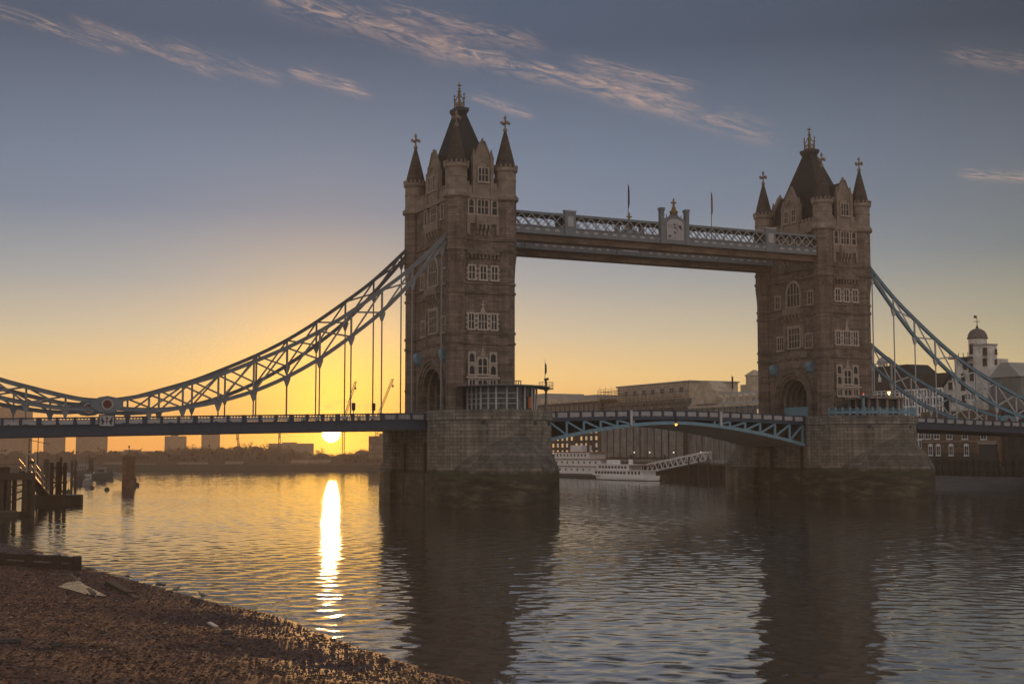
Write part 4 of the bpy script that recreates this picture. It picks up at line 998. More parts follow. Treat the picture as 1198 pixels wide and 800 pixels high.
def skin_body(name, pts, edges, radii, m, parent=None, loc=(0, 0, 0), rotz=0, sub=2):
    me = bpy.data.meshes.new(name); me.from_pydata(pts, edges, []); o = bpy.data.objects.new(name, me); col.objects.link(o); me.materials.append(m)
    sk = o.modifiers.new('skin', 'SKIN'); sb = o.modifiers.new('sub', 'SUBSURF'); sb.levels = sb.render_levels = sub
    if not me.skin_vertices: 
        me.attributes.new('x', 'FLOAT', 'POINT')
    for v, q in zip(me.skin_vertices[0].data, radii): v.radius = (q, q)
    me.skin_vertices[0].data[0].use_root = True
    o.location = loc; o.rotation_euler = (0, 0, rotz); o.parent = parent
    return o
def figure(loc, rotz, lab, step=.15, m=None):
    # pelvis, chest, neck, head, arms, legs as one skinned body
    P = [(0, 0, .95), (0, 0, 1.2), (0, .0, 1.42), (0, .01, 1.53), (0, .02, 1.62), (0, .03, 1.72),
         (.19, 0, 1.4), (.25, .03, 1.12), (.24, .12, .88), (-.19, 0, 1.4), (-.25, -.02, 1.12), (-.24, .06, .86),
         (.1, 0, .9), (.1, step * .6, .5), (.1, step, .08), (.1, step + .16, .03), (-.1, 0, .9), (-.1, -step * .4, .5), (-.1, -step, .08), (-.1, -step + .16, .03)]
    E = [(0, 1), (1, 2), (2, 3), (3, 4), (4, 5), (2, 6), (6, 7), (7, 8), (2, 9), (9, 10), (10, 11), (0, 12), (12, 13), (13, 14), (14, 15), (0, 16), (16, 17), (17, 18), (18, 19)]
    Rr = [.16, .16, .15, .06, .10, .08, .075, .055, .04, .075, .055, .04, .1, .075, .05, .045, .1, .075, .05, .045]
    root = thing('person', lab, 'person', loc)
    b_ = skin_body('body', P, E, Rr, m or cloth_dark, root)
    b_.location = (0, 0, 0); b_.rotation_euler = (0, 0, rotz)
    hd = MB()
    hd.ringstack([[(r_ * .085 * math.cos(a) , .02 + r_ * .1 * math.sin(a), z) for a in np.linspace(0, 2 * PI, 12, endpoint=False)] for r_, z in ((.3, 1.74), (.8, 1.73), (1.05, 1.68), (.9, 1.62), (.6, 1.6))])
    me = bpy.data.meshes.new('hair'); me.from_pydata(hd.v, [], hd.f); me.materials.append(darkmetal); o = bpy.data.objects.new('hair', me); col.objects.link(o); o.parent = b_
    return root
q = at(786.5, 482, 'y', -9.0); figure((q.x, -9.0, btop(q.x) - 1.3), 1.2, 'person in dark clothes standing at the parapet in the middle of the bascule span')
q = at(796, 482, 'y', -9.1); figure((q.x, -9.1, btop(q.x) - 1.55), -1.4, 'person in dark clothes leaning low behind the parapet, right of the standing one', .2)

q = at(372.5, 482, 'y', -9.0); figure((q.x, -9.0, 14.2), 1.5, 'person in dark clothes walking on the road deck just left of the sun', .2)
# ================================================================== SOUTH BANK (right)
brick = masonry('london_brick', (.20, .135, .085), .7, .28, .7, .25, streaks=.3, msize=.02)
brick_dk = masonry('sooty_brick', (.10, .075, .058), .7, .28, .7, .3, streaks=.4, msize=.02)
white_wall = masonry('white_render', (.74, .72, .70), 3.0, 2.0, .9, .06, streaks=.3, msize=.01, bump=.01)
cream_wall = masonry('cream_render', (.52, .44, .34), 3.0, 2.0, .85, .1, streaks=.3, msize=.01, bump=.01)
grey_clad = masonry('grey_cladding', (.21, .20, .19), 1.2, 6, .7, .15, streaks=.3, msize=.04, bump=.02)
sheeting = masonry('scaffold_sheeting', (.27, .26, .25), 2.4, 2.0, .75, .18, streaks=.65, msize=.05, bump=.05)
zinc = plain('zinc_roof', (.29, .28, .28), .5, var=.2, scale=.4)
bright_white = plain('bright_white_paint', (.8, .8, .8), .5, var=.08)
_wc = {}
def cached(key, f):
    return _wc[key] if key in _wc else _wc.setdefault(key, f())
def pane_copy(src, name, parent, loc):
    o = bpy.data.objects.new(name, src.data); col.objects.link(o); o.parent = parent; o.location = Vector(loc) - org(parent); return o
def win_mesh(axis, w_, h_, m, arched, fm):
    """window facing -x (axis 'x') or -y (axis 'y'): frame with glazing bars, returns (frame mesh object data, pane data)"""
    def mk():
        mp = (lambda a_, b_, d: (-d, -a_, b_)) if axis == 'x' else (lambda a_, b_, d: (a_, -d, b_))
        mb = MB(); hw, hh = w_ / 2, h_ / 2; t_ = min(.16, w_ * .12)
        for q in ((-hw, -hw + t_, -hh, hh), (hw - t_, hw, -hh, hh), (-hw + t_, hw - t_, hh - t_, hh), (-hw + t_, hw - t_, -hh, -hh + t_)): mb.prism([(q[0], q[2]), (q[1], q[2]), (q[1], q[3]), (q[0], q[3])], mp, 0, .16)
        mb.prism([(-t_ * .3, -hh + t_), (t_ * .3, -hh + t_), (t_ * .3, hh - t_), (-t_ * .3, hh - t_)], mp, 0, .11)
        mb.prism([(-hw + t_, -t_ * .3), (hw - t_, -t_ * .3), (hw - t_, t_ * .3), (-hw + t_, t_ * .3)], mp, 0, .12)
        if arched: mb.prism([(-hw - .1, hh + .002)] + [(-(hw + .1) * math.cos(a), hh + .002 + hw * .8 * math.sin(a)) for a in np.linspace(0, PI, 7)][1:-1] + [(hw + .1, hh + .002)], mp, 0, .12)
        mb.prism([(-hw - .12, -hh - .2), (hw + .12, -hh - .2), (hw + .12, -hh - .002), (-hw - .12, -hh - .002)], mp, 0, .25)
        o = mb.build('window', fm); pn = MB().prism([(-hw + .02, -hh + .02), (hw - .02, -hh + .02), (hw - .02, hh - .02), (-hw + .02, hh - .02)], mp, .02, .06).build('pane', m)
        d = (o.data, pn.data); bpy.data.objects.remove(o); bpy.data.objects.remove(pn); return d
    return cached((axis, round(w_, 2), round(h_, 2), m.name, arched, fm.name), mk)
def put_window(par, axis, x, y, z, w_, h_, m=None, arched=False, fm=None, detail=True):
    d = win_mesh(axis, w_, h_, m or glass, arched, fm or offwhite)
    o = bpy.data.objects.new('window', d[0]); col.objects.link(o); o.parent = par; o.location = Vector((x, y, z)) - org(par)
    if detail:
        pn = bpy.data.objects.new('pane', d[1]); col.objects.link(pn); pn.parent = o
    return o
def winrow(par, axis, fixed, a0, a1, n, zs, w_, h_, m=None, arched=False, fm=None):
    for z in zs:
        for k in range(n):
            c = a0 + (a1 - a0) * (k + .5) / n; mm = m(k, z) if callable(m) else m
            put_window(par, axis, fixed if axis == 'x' else c, c if axis == 'x' else fixed, z, w_, h_, mm, arched, fm)
def zof(v, x, y):                                                        # height seen at photo row v at plan point (x, y)
    D_ = (x - CAM.x) * math.sin(YAW) + (y - CAM.y) * math.cos(YAW); return atD(599, v, D_).z
def yat(u, x): return at(u, 520, 'x', x).y
FX = 172.0
# 1 scaffolded warehouse
yl, yr = yat(708, FX), yat(806, FX); ym = (yl + yr) / 2
r = thing('riverside_warehouse', 'long warehouse wrapped in grey sheeting with a cream top storey, behind the boats', 'warehouse', (FX, ym, 5.6))
zt1 = zof(451, FX, yat(745, FX)); zt0 = zt1 - 6.2
MB().box(FX, FX + 26, yr, yl, 5.6, zt0).build('wall', sheeting, r)
MB().box(FX + 2.5, FX + 24, yr + 3, yl - 6, zt0, zt1).build('top_storey', cream_wall, r)
MB().box(FX + 2.0, FX + 24.5, yr + 2.5, yl - 5.5, zt1, zt1 + .5).build('roof', zinc, r)
winrow(r, 'x', FX + 2.4, yr + 5, yl - 10, 7, (zt0 + 3.4,), 3.0, 2.3)
winrow(r, 'x', FX - .1, yr + 4, yl - 4, 9, (zt0 - 2.0,), 2.6, 1.6, fm=cream_wall)
sc = thing('scaffolding', 'scaffold of poles and boards wrapping the left end of the sheeted warehouse', 'scaffolding', (FX - 2, yl - 10, 5.6))
mb = MB(); mbp = MB(); xs_f = FX - 1.6
for y in np.arange(yr, yl + 3.5, 3.0):
    for dx_ in (0, 1.2): mb.tube((xs_f + dx_, y, 5.6), (xs_f + dx_, y, zt1 - 6 + 5 * max(0, min(1, (y - yr) / (yl - yr)))), .07, n=5)
for k, z in enumerate(np.arange(8, zt1 - .5, 2.0)):
    mbp.box(xs_f - .1, xs_f + 1.3, yr, yl + 2.6, z, z + .09); mb.beam((xs_f - .1, yr, z + 1.05), (xs_f - .1, yl + 3, z + 1.05), .07, .07)
for x in np.arange(FX - 1.6, FX + 22, 2.6):
    mb.tube((x, yl + 2.8, 5.6), (x, yl + 2.8, zt1 - .4), .07, n=5); mb.tube((x, yl + 1.2, 5.6), (x, yl + 1.2, zt1 + .8), .07, n=5)
for z in np.arange(8, zt1, 2.0): mbp.box(FX - 1.6, FX + 22, yl + 1.1, yl + 2.9, z, z + .09); mb.beam((FX - 1.6, yl + 2.9, z + 1.05), (FX + 22, yl + 2.9, z + 1.05), .07, .07)
mb.build('pole', plain('scaffold_tube', (.22, .16, .12), .5), sc); mbp.build('board', plain('scaffold_board', (.26, .15, .08), .8), sc)
mb = MB()
for k, y in enumerate(np.arange(yr + 1, yl, 5.2)): mb.box(xs_f - .22, xs_f - .14, y, y + 4.4, 7.6, zt0 - 5.5 - (k % 3) * .4)
mb.build('debris_sheet', sheeting, sc)
# 2 low blocks left of it
y2l, y2r = yat(655, FX), yl + 3.5
r = thing('brick_warehouse', 'low brick warehouse with rows of small windows glowing with reflected sky, left of the scaffolding', 'warehouse', (FX, y2r + 20, 5.6))
zr2, zl2 = zof(463, FX, y2r), zof(474, FX, y2l)
MB().box(FX, FX + 24, y2r, y2r + 62, 5.6, zr2 - 2).build('wall', brick_dk, r); MB().box(FX - .4, FX + 24.5, y2r, y2r + 62.4, zr2 - 2, zr2 - 1.2).build('cornice', cream_wall, r)
MB().box(FX + 3, FX + 20, y2r + 10, y2r + 30, zr2 - 1.2, zr2 + 1).build('roof_house', zinc, r)
lw = lambda k, z: sky_glow_win if (k * 7 + int(z)) % 5 < 2 else sky_glow_win2 if (k * 3 + int(z)) % 4 < 3 else glass
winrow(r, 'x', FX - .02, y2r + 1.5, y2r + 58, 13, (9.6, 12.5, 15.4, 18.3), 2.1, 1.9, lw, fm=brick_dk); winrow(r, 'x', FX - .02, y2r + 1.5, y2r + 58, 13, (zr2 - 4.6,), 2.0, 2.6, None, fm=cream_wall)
r = thing('distant_warehouse', 'plain pale block at the left end of the south bank row, beside the nearer pier', 'warehouse', (FX + 4, y2r + 95, 5.6))
MB().box(FX + 4, FX + 34, y2r + 63.5, y2r + 128, 5.6, zr2 + 1.2).build('wall', cream_wall, r); MB().box(FX + 10, FX + 30, y2r + 70, y2r + 112, zr2 + 1.2, zr2 + 4).build('roof_house', zinc, r)
winrow(r, 'x', FX + 3.98, y2r + 66, y2r + 126, 10, (zr2 - 3, zr2 - 7.5, zr2 - 12), 2.2, 2.2, None, fm=brick_dk)
# 3 mansard block to the right, partly behind the farther tower
y3l, y3r = yr - .5, yat(900, FX)
r = thing('mansard_warehouse', 'long brick warehouse with a pale mansard roof and dormers, left of the farther tower', 'warehouse', (FX, (y3l + y3r) / 2, 5.6))
zt3 = zof(473, FX, yat(850, FX))
MB().box(FX, FX + 24, y3r, y3l, 5.6, zt3).build('wall', grey_clad, r); MB().box(FX - .5, FX, y3r, y3l, zt3 - .9, zt3).build('cornice', cream_wall, r)
rfm = MB().prism([(FX - .2, zt3), (FX + 3.2, zt3 + 4.4), (FX + 21, zt3 + 4.4), (FX + 24, zt3)], lambda a_, b_, d: (a_, d, b_), y3r, y3l).build('mansard_roof', zinc, r)
for k in range(12):
    y = y3r + 2.5 + k * (y3l - y3r - 5) / 11; dm = MB().prism([(y - 1.1, zt3 + .4), (y + 1.1, zt3 + .4), (y + 1.1, zt3 + 2.6), (y, zt3 + 3.5), (y - 1.1, zt3 + 2.6)], lambda a_, b_, d: (FX + d, a_, b_), .2, 3.2).build('dormer', cream_wall, rfm)
winrow(r, 'x', FX - .02, y3r + 1, y3l - 1, 15, (zt3 - 3.2, zt3 - 7), 1.9, 2.3, lambda k, z: sky_glow_win2 if (k * 5 + int(z)) % 9 == 1 else glass, fm=cream_wall)
mb = MB()
for k in range(14):
    y = y3r + 1 + k * (y3l - y3r - 2) / 13; mb.box(FX - .45, FX - .02, y - .35, y + .35, 5.6, zt3 - 1)
mb.build('pilaster', sheeting, r)
yc = yat(872, FX) + 3
MB().prism([(yc + 8, zt3 + 2)] + [(yc + 8 * math.cos(a), zt3 + 2 + 6.0 * math.sin(a)) for a in np.linspace(.12, PI - .12, 11)] + [(yc - 8, zt3 + 2)], lambda a_, b_, d: (FX + d, a_, b_), 4, 16).build('barrel_roof', zinc, r) if False else None
yc = yat(827, FX); MB().prism([(yc - 7, zt3 + .5), (yc + 7, zt3 + .5), (yc + 6.6, zt3 + 5)] + [(yc + 5.2 * math.cos(a), zt3 + 5.4 + 3.4 * math.sin(a)) for a in np.linspace(.1, PI - .1, 9)] + [(yc - 6.6, zt3 + 5)], lambda a_, b_, d: (FX + d, a_, b_), -.8, 6).build('shaped_gable', cream_wall, r)
yc = yat(884, FX + 10); z_ = zof(440, FX + 10, yc)
r = thing('stone_turret', 'pale stepped stone turret above the roofs, just left of the farther tower', 'turret', (FX + 10, yc, zt3 + 4))
for a_, b_, nm in ((3.6, z_ - 3, 'base'), (2.2, z_, 'lantern_stage')): MB().box(FX + 10 - a_, FX + 10 + a_, yc - a_, yc + a_, zt3 + 4.4 if a_ > 3 else z_ - 3, b_).build(nm, cream_wall, r)
MB().ringstack([[(FX + 10 + sx * q, yc + sy * q, z) for sx, sy in ((-1, -1), (1, -1), (1, 1), (-1, 1))] for q, z in ((2.5, z_), (2.5, z_ + .4), (.4, z_ + 2.2))]).build('cap', cream_wall, r)
for u, lab in ((857, 'thin mast with a small flag above the mansard roof'), (820.5, 'grey lattice aerial above the shaped gable roof')):
    y = yat(u, FX + 4); z_ = zof(438 if u > 850 else 452, FX + 4, y); r = thing('roof_mast', lab, 'mast', (FX + 4, y, zt3 + 4)); MB().tube((FX + 4, y, zt3 + 4), (FX + 4, y, z_), .12, .05, 6).build('pole', greymetal, r)
    if u > 850: MB().box(FX + 3.9, FX + 4.0, y - 1.0, y - .1, z_ - 5, z_ - .8).build('flag', cloth_dark, r)
    else:
        mb = MB()
        for k in range(4): mb.box(FX + 3.95, FX + 4.05, y - 1.6 + k * .4, y + 1.6 - k * .3, z_ - 1 - k * 1.1, z_ - .85 - k * 1.1)
        mb.build('aerial', greymetal, r)

# quay and its piles below the warehouses
r = thing('timber_quay', 'dark piled quay with a pale railing along the foot of the warehouses', 'quay', (164, 160, 0))
ya, yb = 92, yl + 70
MB().box(161.5, 171.9, ya, yb, 5.0, 5.62).build('deck', timber2, r); MB().box(166, 168.4, ya, yb, -1, 5.0).build('back_wall', timber, r)
for y in np.arange(ya + .4, yb, 3.1): MB().tube((161.8, y, -1), (161.8, y, 5.0), .3, .26, 7).build('pile', timber, r)
mb = MB().box(161.6, 161.75, ya, yb, 6.6, 6.72); mb.box(161.6, 161.75, ya, yb, 6.1, 6.18)
for y in np.arange(ya, yb, 2.2): mb.box(161.6, 161.74, y - .06, y + .06, 5.6, 6.7)
mb.build('railing', offwhite, r)
lab_u = [672, 705, 742, 760, 788, 820]
for k, u in enumerate(lab_u):
    y = yat(u, 164); r = thing('quay_lamp', 'small lit lamp post on the dark quay under the bascule span', 'lamp post', (164, y, 5.62), 'quay lamps')
    MB().tube((164, y, 5.62), (164, y, 9.2), .07, n=6).build('post', greymetal, r); MB().lathe(164, y, [(.1, 9.2), (.28, 9.35), (.28, 9.6), (.05, 9.75)], 8, 0).build('lamp', emit('quay_lamp_glass', (1, .85, .6), .9) if k == 0 else bpy.data.materials['quay_lamp_glass'], r)

# 4 buildings right of the farther tower
def q4(u, v, x): return at(u, v, 'x', x)
BX = 170.5
yA, yB = yat(1104, BX), yat(1026, BX)
r = thing('glazed_building', 'white framed glass building with a dense grid of panes, right of the farther tower', 'glass building', (BX, (yA + yB) / 2, 5.6))
zt4 = zof(455, BX, yA + 6)
MB().box(BX + .2, BX + 4, yA, yB, 5.6, zt4 - 2).build('core', glass, r)
yW = yat(1054, BX)
MB().box(BX - .3, BX + 4, yW, yB + 1, 12, zof(463, BX, yW)).build('white_bay', white_wall, r)
for u, v in ((1037, 466), (1046, 466)): q = q4(u, v, BX - .32); put_window(r, 'x', BX - .32, q.y, q.z, 1.3, 1.5, fm=offwhite)
n = 0
for nm, a_ in (('post', 1), ('rail', 0)):
    if a_:
        for y in np.linspace(yA, yW, 15): MB().box(BX - .15, BX + .2, y - .2, y + .2, 5.6, zt4).build('frame_post', bright_white, r)
    else:
        for z in np.linspace(8.2, zt4, 9): MB().box(BX - .2, BX + .2, yA, yW, z - .2, z + .2).build('frame_rail', bright_white, r)
for y in np.linspace(yW, yB + 1, 7): MB().box(BX - .35, BX - .1, y - .1, y + .1, zof(463, BX, yW), zof(456, BX, yW)).build('frame_post', white, r)
MB().box(BX - .35, BX + .05, yW, yB + 1, zof(457, BX, yW), zof(456, BX, yW)).build('frame_rail', white, r); MB().box(BX - .35, BX + .05, yW, yB + 1, zof(460, BX, yW), zof(459, BX, yW)).build('frame_rail', white, r)
# brown roofed warehouse behind it with a white cupola
CX = 186.0; yA, yB = yat(1112, CX), yat(1018, CX)
r = thing('brown_warehouse', 'dark brown warehouse with a steep end roof behind the glazed building', 'warehouse', (CX, (yA + yB) / 2, 5.6))
z5 = zof(437, CX, yA + 8)
MB().box(CX + .6, CX + 9, yA, yB, 5.6, z5).build('wall', brick_dk, r)
y5 = yat(1068, CX); MB().prism([(y5 - 3, z5), (yB, z5), (yB, z5 + 3.4), (y5 + 2, z5 + 3.4)], lambda a_, b_, d: (CX + d, a_, b_), .5, 8.5).build('roof', slate, r)
winrow(r, 'x', CX + .58, yA + 1, yB - 2, 9, (z5 - 4, z5 - 8.5), 1.5, 2.0, fm=brick)
cy_ = yat(1038, CX + 3); zc = zof(434, CX + 3, cy_)
r = thing('roof_cupola', 'small white open cupola with a domed lead roof beside the farther tower', 'cupola', (CX + 3, cy_, zc))
for k in range(6):
    a = 2 * PI * k / 6; MB().tube((CX + 3 + 2.0 * math.cos(a), cy_ + 2.0 * math.sin(a), zc - .5), (CX + 3 + 2.0 * math.cos(a), cy_ + 2.0 * math.sin(a), zc + 2.6), .33, n=6).build('column', white_wall, r)
MB().lathe(CX + 3, cy_, [(2.7, zc + 2.6), (2.7, zc + 3.0), (2.2, zc + 3.6), (1.2, zc + 4.4), (.2, zc + 4.8)], 12, 0).build('cap', zinc, r); MB().lathe(CX + 3, cy_, [(2.6, zc - 3.5), (2.6, zc - .5)], 12, 0).build('drum', white_wall, r)
# white brewhouse with dome
WX = 176.0; ya, yb = yat(1158, WX), yat(1120, WX)
Dm = lambda u, v, x: at(u, v, 'x', x)
r = thing('white_brewhouse', 'tall white brewhouse tower with a lead dome and weathervane, right of the farther tower', 'brewhouse', (WX, (ya + yb) / 2, 5.6))
zt = zof(403.5, WX, ya); yk = yat(1146, WX)
MB().box(WX, WX + 3.6, ya + .0, yk + 1.5, 5.6, zt).build('tower_block', white_wall, r)
MB().box(WX - .2, WX + 3.8, ya - .2, yk + 1.7, zt, zt + .4).build('parapet', zinc, r)
MB().box(WX + 1, WX + 13, yk + 1.5, yb + 1, 5.6, zof(420, WX, yb)).build('lower_block', white_wall, r)
dcx, dcy = WX + 6.0, yk + 4.3; du = atD(1143.5, 396, (dcx - CAM.x) * math.sin(YAW) + (dcy - CAM.y) * math.cos(YAW)); dcx, dcy = du.x, du.y
zd0, zd1, zd2 = zof(396, dcx, dcy), zof(385, dcx, dcy), zof(372, dcx, dcy); rd = 11.3 * ((dcx - CAM.x) * math.sin(YAW) + (dcy - CAM.y) * math.cos(YAW)) / FPX
dr = MB().lathe(dcx, dcy, [(rd * .93, 5.6), (rd * .93, zd0)], 20, 0).build('drum', white_wall, r)
dm = MB().lathe(dcx, dcy, [(rd * 1.06, zd0 - .1), (rd * 1.06, zd0 + .2)] + [(rd * math.cos(a), zd0 + .2 + (zd1 - zd0) * math.sin(a)) for a in np.linspace(.05, 1.5, 8)], 20, 0).build('dome', plain('lead_dome', (.10, .085, .08), .6, var=.25), r, smooth=True)
MB().lathe(dcx, dcy, [(.45, zd1), (.3, zd1 + .8), (.12, zd1 + 1.0), (.08, zd2)], 8, 0).beam((dcx - 1.1, dcy, zd2 - 1.0), (dcx + 1.1, dcy, zd2 - 1.0), .1, .14).box(dcx - 1.1, dcx - .2, dcy - .05, dcy + .05, zd2 - .1, zd2 + .7).box(dcx - .05, dcx + .05, dcy - .05, dcy + .05, zd2 - .2, zd2 + .7).build('weathervane', darkmetal, dm)
for u, v in ((1152.5, 411), (1152.5, 423)): q = Dm(u, v, WX - .02); put_window(r, 'x', WX - .02, q.y, q.z, 1.6, 2.0, fm=brick)
for u, v in ((1165, 411), (1165, 423)): q = at(u, v, 'y', ya - .02); put_window(r, 'y', q.x, ya - .02, q.z, .8, 1.3, fm=brick)
for zz in (zof(419, WX, yb), ): MB().box(WX - 1.5, WX + 1, yk + 1.5, yb + 1.2, zz - .3, zz).build('balcony', darkmetal, r)
for k in range(5): q = yk + 2 + k * (yb - yk - 1.4) / 4; MB().tube((WX - 1.4, q, zof(419, WX, yb)), (WX - 1.4, q, zof(414, WX, yb)), .1, n=5).build('balcony_post', darkmetal, r)
for u, v in ((1137, 408), (1129, 426), (1136, 431)): q = Dm(u, v, WX + .96); put_window(r, 'x', WX + .96, q.y, q.z, 1.6, 2.8, fm=brick)
ya2, yb2 = yat(1140, WX - 3), yat(1105, WX - 3)
r = thing('white_gabled_house', 'white gabled building with small square windows, left of the white brewhouse', 'house', (WX - 3, (ya2 + yb2) / 2, 5.6))
zt = zof(441, WX - 3, ya2)
MB().prism([(ya2, 5.6), (yb2, 5.6), (yb2, zt - 2.5), ((ya2 + yb2) / 2 + 2, zt + 1.2), (ya2, zt - 1.5)], lambda a_, b_, d: (WX - 3 + d, a_, b_), 0, 4).build('wall', white_wall, r)
MB().beam((WX - 3, yb2 + .3, zt - 2.6), (WX - 3, (ya2 + yb2) / 2 + 2, zt + 1.4), 1.0, .35).build('roof_edge', slate, r)
for u, v in ((1111, 440), (1112, 451), (1127, 441), (1127, 452), (1137, 441), (1111, 466), (1128, 466)): q = Dm(u, v, WX - 3.02); put_window(r, 'x', WX - 3.02, q.y, q.z, 1.5, 1.9, fm=brick)
GX = 174.0; ya3, yb3 = yat(1195.5, GX), yat(1161, GX)
r = thing('grey_gabled_tower', 'grey clad tower with a pitched gable roof, right of the white brewhouse', 'tower', (GX, (ya3 + yb3) / 2, 5.6))
zs_, zp = zof(440, GX, ya3), zof(424, GX, (ya3 + yb3) / 2)
MB().box(GX, GX + 10, ya3, yb3, 5.6, zs_).build('wall', grey_clad, r)
MB().prism([(ya3 - .3, zs_), (yb3 + .3, zs_), ((ya3 + yb3) / 2 + 1, zp), ((ya3 + yb3) / 2 - 1.5, zp)], lambda a_, b_, d: (GX + d, a_, b_), -.3, 10.3).build('roof', zinc, r)
winrow(r, 'x', GX - .02, ya3 + .5, yb3 - .5, 4, (zs_ - 9, zs_ - 12.5, zs_ - 16), 1.2, 2.2, fm=greymetal)
# long brown brick wharf below and behind the right side span
NX = 169.0; ya, yb = -2, yat(1078, NX)
r = thing('brick_wharf', 'brown brick wharf building with white arched windows, below the right side span', 'wharf', (NX, 30, 2.6))
z6 = zof(462, NX, yat(1150, NX))
MB().box(NX, NX + 14, yat(1168, NX) - 1, yb, 2.2, z6 - 4).build('wall', brick, r)
MB().box(NX - .15, NX, yat(1168, NX), yb, 2.2, zof(529, NX, 40)).build('plinth', brick_dk, r)
MB().box(NX - .35, NX, yat(1168, NX), yb, zof(516.5, NX, 40), zof(515.5, NX, 40)).build('string_course', portland, r)
for u in (1089, 1098, 1113, 1131): q = q4(u, 527, NX - .16); put_window(r, 'x', NX - .16, q.y, q.z, 1.7, 2.6, arched=True, fm=white)
for u in (1078, 1086, 1096, 1111, 1129, 1151): q = q4(u, 508.5, NX - .02); put_window(r, 'x', NX - .02, q.y, q.z, 2.2, 2.4, fm=white)
for u in (1131, 1134.5, 1138, 1141.5): q = q4(u, 464, NX - .02); put_window(r, 'x', NX - .02, q.y, q.z, .9, 1.6, fm=white)
for u in (1106, 1112, 1119, 1125, 1134, 1140, 1147, 1156): q = q4(u, 515.5 - .3, NX); MB().prism([(q.y + .35 * math.cos(a), q.z + .35 * math.sin(a) - 1.6) for a in np.linspace(0, 2 * PI, 9)[:-1]], lambda a_, b_, d: (NX + d, a_, b_), -.05, .05).build('porthole', darkmetal, r)
q = q4(1155, 531, NX); MB().box(NX - .3, NX + .1, q.y - 3.4, q.y + 2.6, 3, q.z + 2.6).build('dark_doorway', darkmetal, r); MB().box(NX - .45, NX + .05, q.y - 3.8, q.y + 3, q.z + 2.6, q.z + 3.2).build('lintel', portland, r)
r = thing('dark_wharf', 'darker brick wharf building at the right edge, beyond the dark doorway', 'wharf', (NX + .6, 5, 2.6))  # walled in the darker brick
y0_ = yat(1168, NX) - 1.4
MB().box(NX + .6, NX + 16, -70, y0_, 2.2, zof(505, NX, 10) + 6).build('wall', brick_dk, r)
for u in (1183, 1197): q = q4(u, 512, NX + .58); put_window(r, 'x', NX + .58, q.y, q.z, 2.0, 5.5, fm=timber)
MB().box(NX - .2, NX + .6, -70, y0_ - 2, 2.2, zof(532, NX, 10)).build('plinth', timber, r)
r = thing('timber_fendering', 'row of dark upright timbers along the foot of the brick wharf', 'fendering', (NX - 1.2, 20, 2))
for y in np.arange(-40, 100, 2.3): MB().box(NX - 1.5, NX - 1.1, y - .25, y + .25, 1.0, 7.4 + rng.uniform(-.4, .5)).build('upright', timber, r)
for z in (4, 6.6): MB().box(NX - 1.08, NX - .8, -40, 100, z, z + .4).build('rail', timber, r)
q0, q1 = at(1092, 567, 'z', .9), at(1122, 561, 'z', 1.6)
tag(MB().beam(q0, q1, .5, .4).build('stranded_beam', timber, None, loc=tuple(q0)), 'dark beam lying on the mud foreshore right of the farther pier', 'beam')

# ---- boats on the south side
hullblue = plain('dark_hull', (.035, .035, .04), .45)
def boat(name, label, cat, pos, heading, L, Wd, parts):
    """local frame: x forward, y port, z up from the waterline"""
    c, s_ = math.cos(heading), math.sin(heading)
    T = lambda x, y, z: (pos[0] + x * c - y * s_, pos[1] + x * s_ + y * c, z)
    return thing(name, label, cat, (pos[0], pos[1], 0)), T
def hull(par, T, L, Wd, h0, hb, m, nm='hull', z0=-.4, st=.75):
    ring = lambda k, z: [T(x * L / 2, y * Wd / 2 * k, z) for x, y in ((-1, -st), (-.6, -.98), (.1, -1), (.6, -.8), (.88, -.38), (1.0 if z > .5 else .95, 0), (.88, .38), (.6, .8), (.1, 1), (-.6, .98), (-1, st))]
    def lift(z, f): return [(p_[0], p_[1], z + (hb if i in (4, 5, 6) else hb * .4 if i in (3, 7) else 0) * f) for i, p_ in enumerate(ring(1 if f else .86, z))]
    return MB().ringstack([lift(z0, 0), lift(h0 * .5, .4), lift(h0, 1)]).build(nm, m, par)
def deckbox(par, T, x0, x1, hw, z0, z1, m, nm, r0=0.0):
    return MB().ringstack([[T(x0, -hw, z0), T(x1, -hw, z0), T(x1, hw, z0), T(x0, hw, z0)], [T(x0 + r0, -hw, z1), T(x1 - r0, -hw, z1), T(x1 - r0, hw, z1), T(x0 + r0, hw, z1)]]).build(nm, m, par)
def portrow(par, T, x0, x1, n, hw, z, w_, h_, nm='window', m=None):
    for k in range(n):
        x = x0 + (x1 - x0) * (k + .5) / n
        MB().ringstack([[T(x - w_ / 2, sg, z - h_ / 2), T(x + w_ / 2, sg, z - h_ / 2), T(x + w_ / 2, sg, z + h_ / 2), T(x - w_ / 2, sg, z + h_ / 2)] for sg in (hw - .02, hw + .05)]).build(nm, m or glass, par)
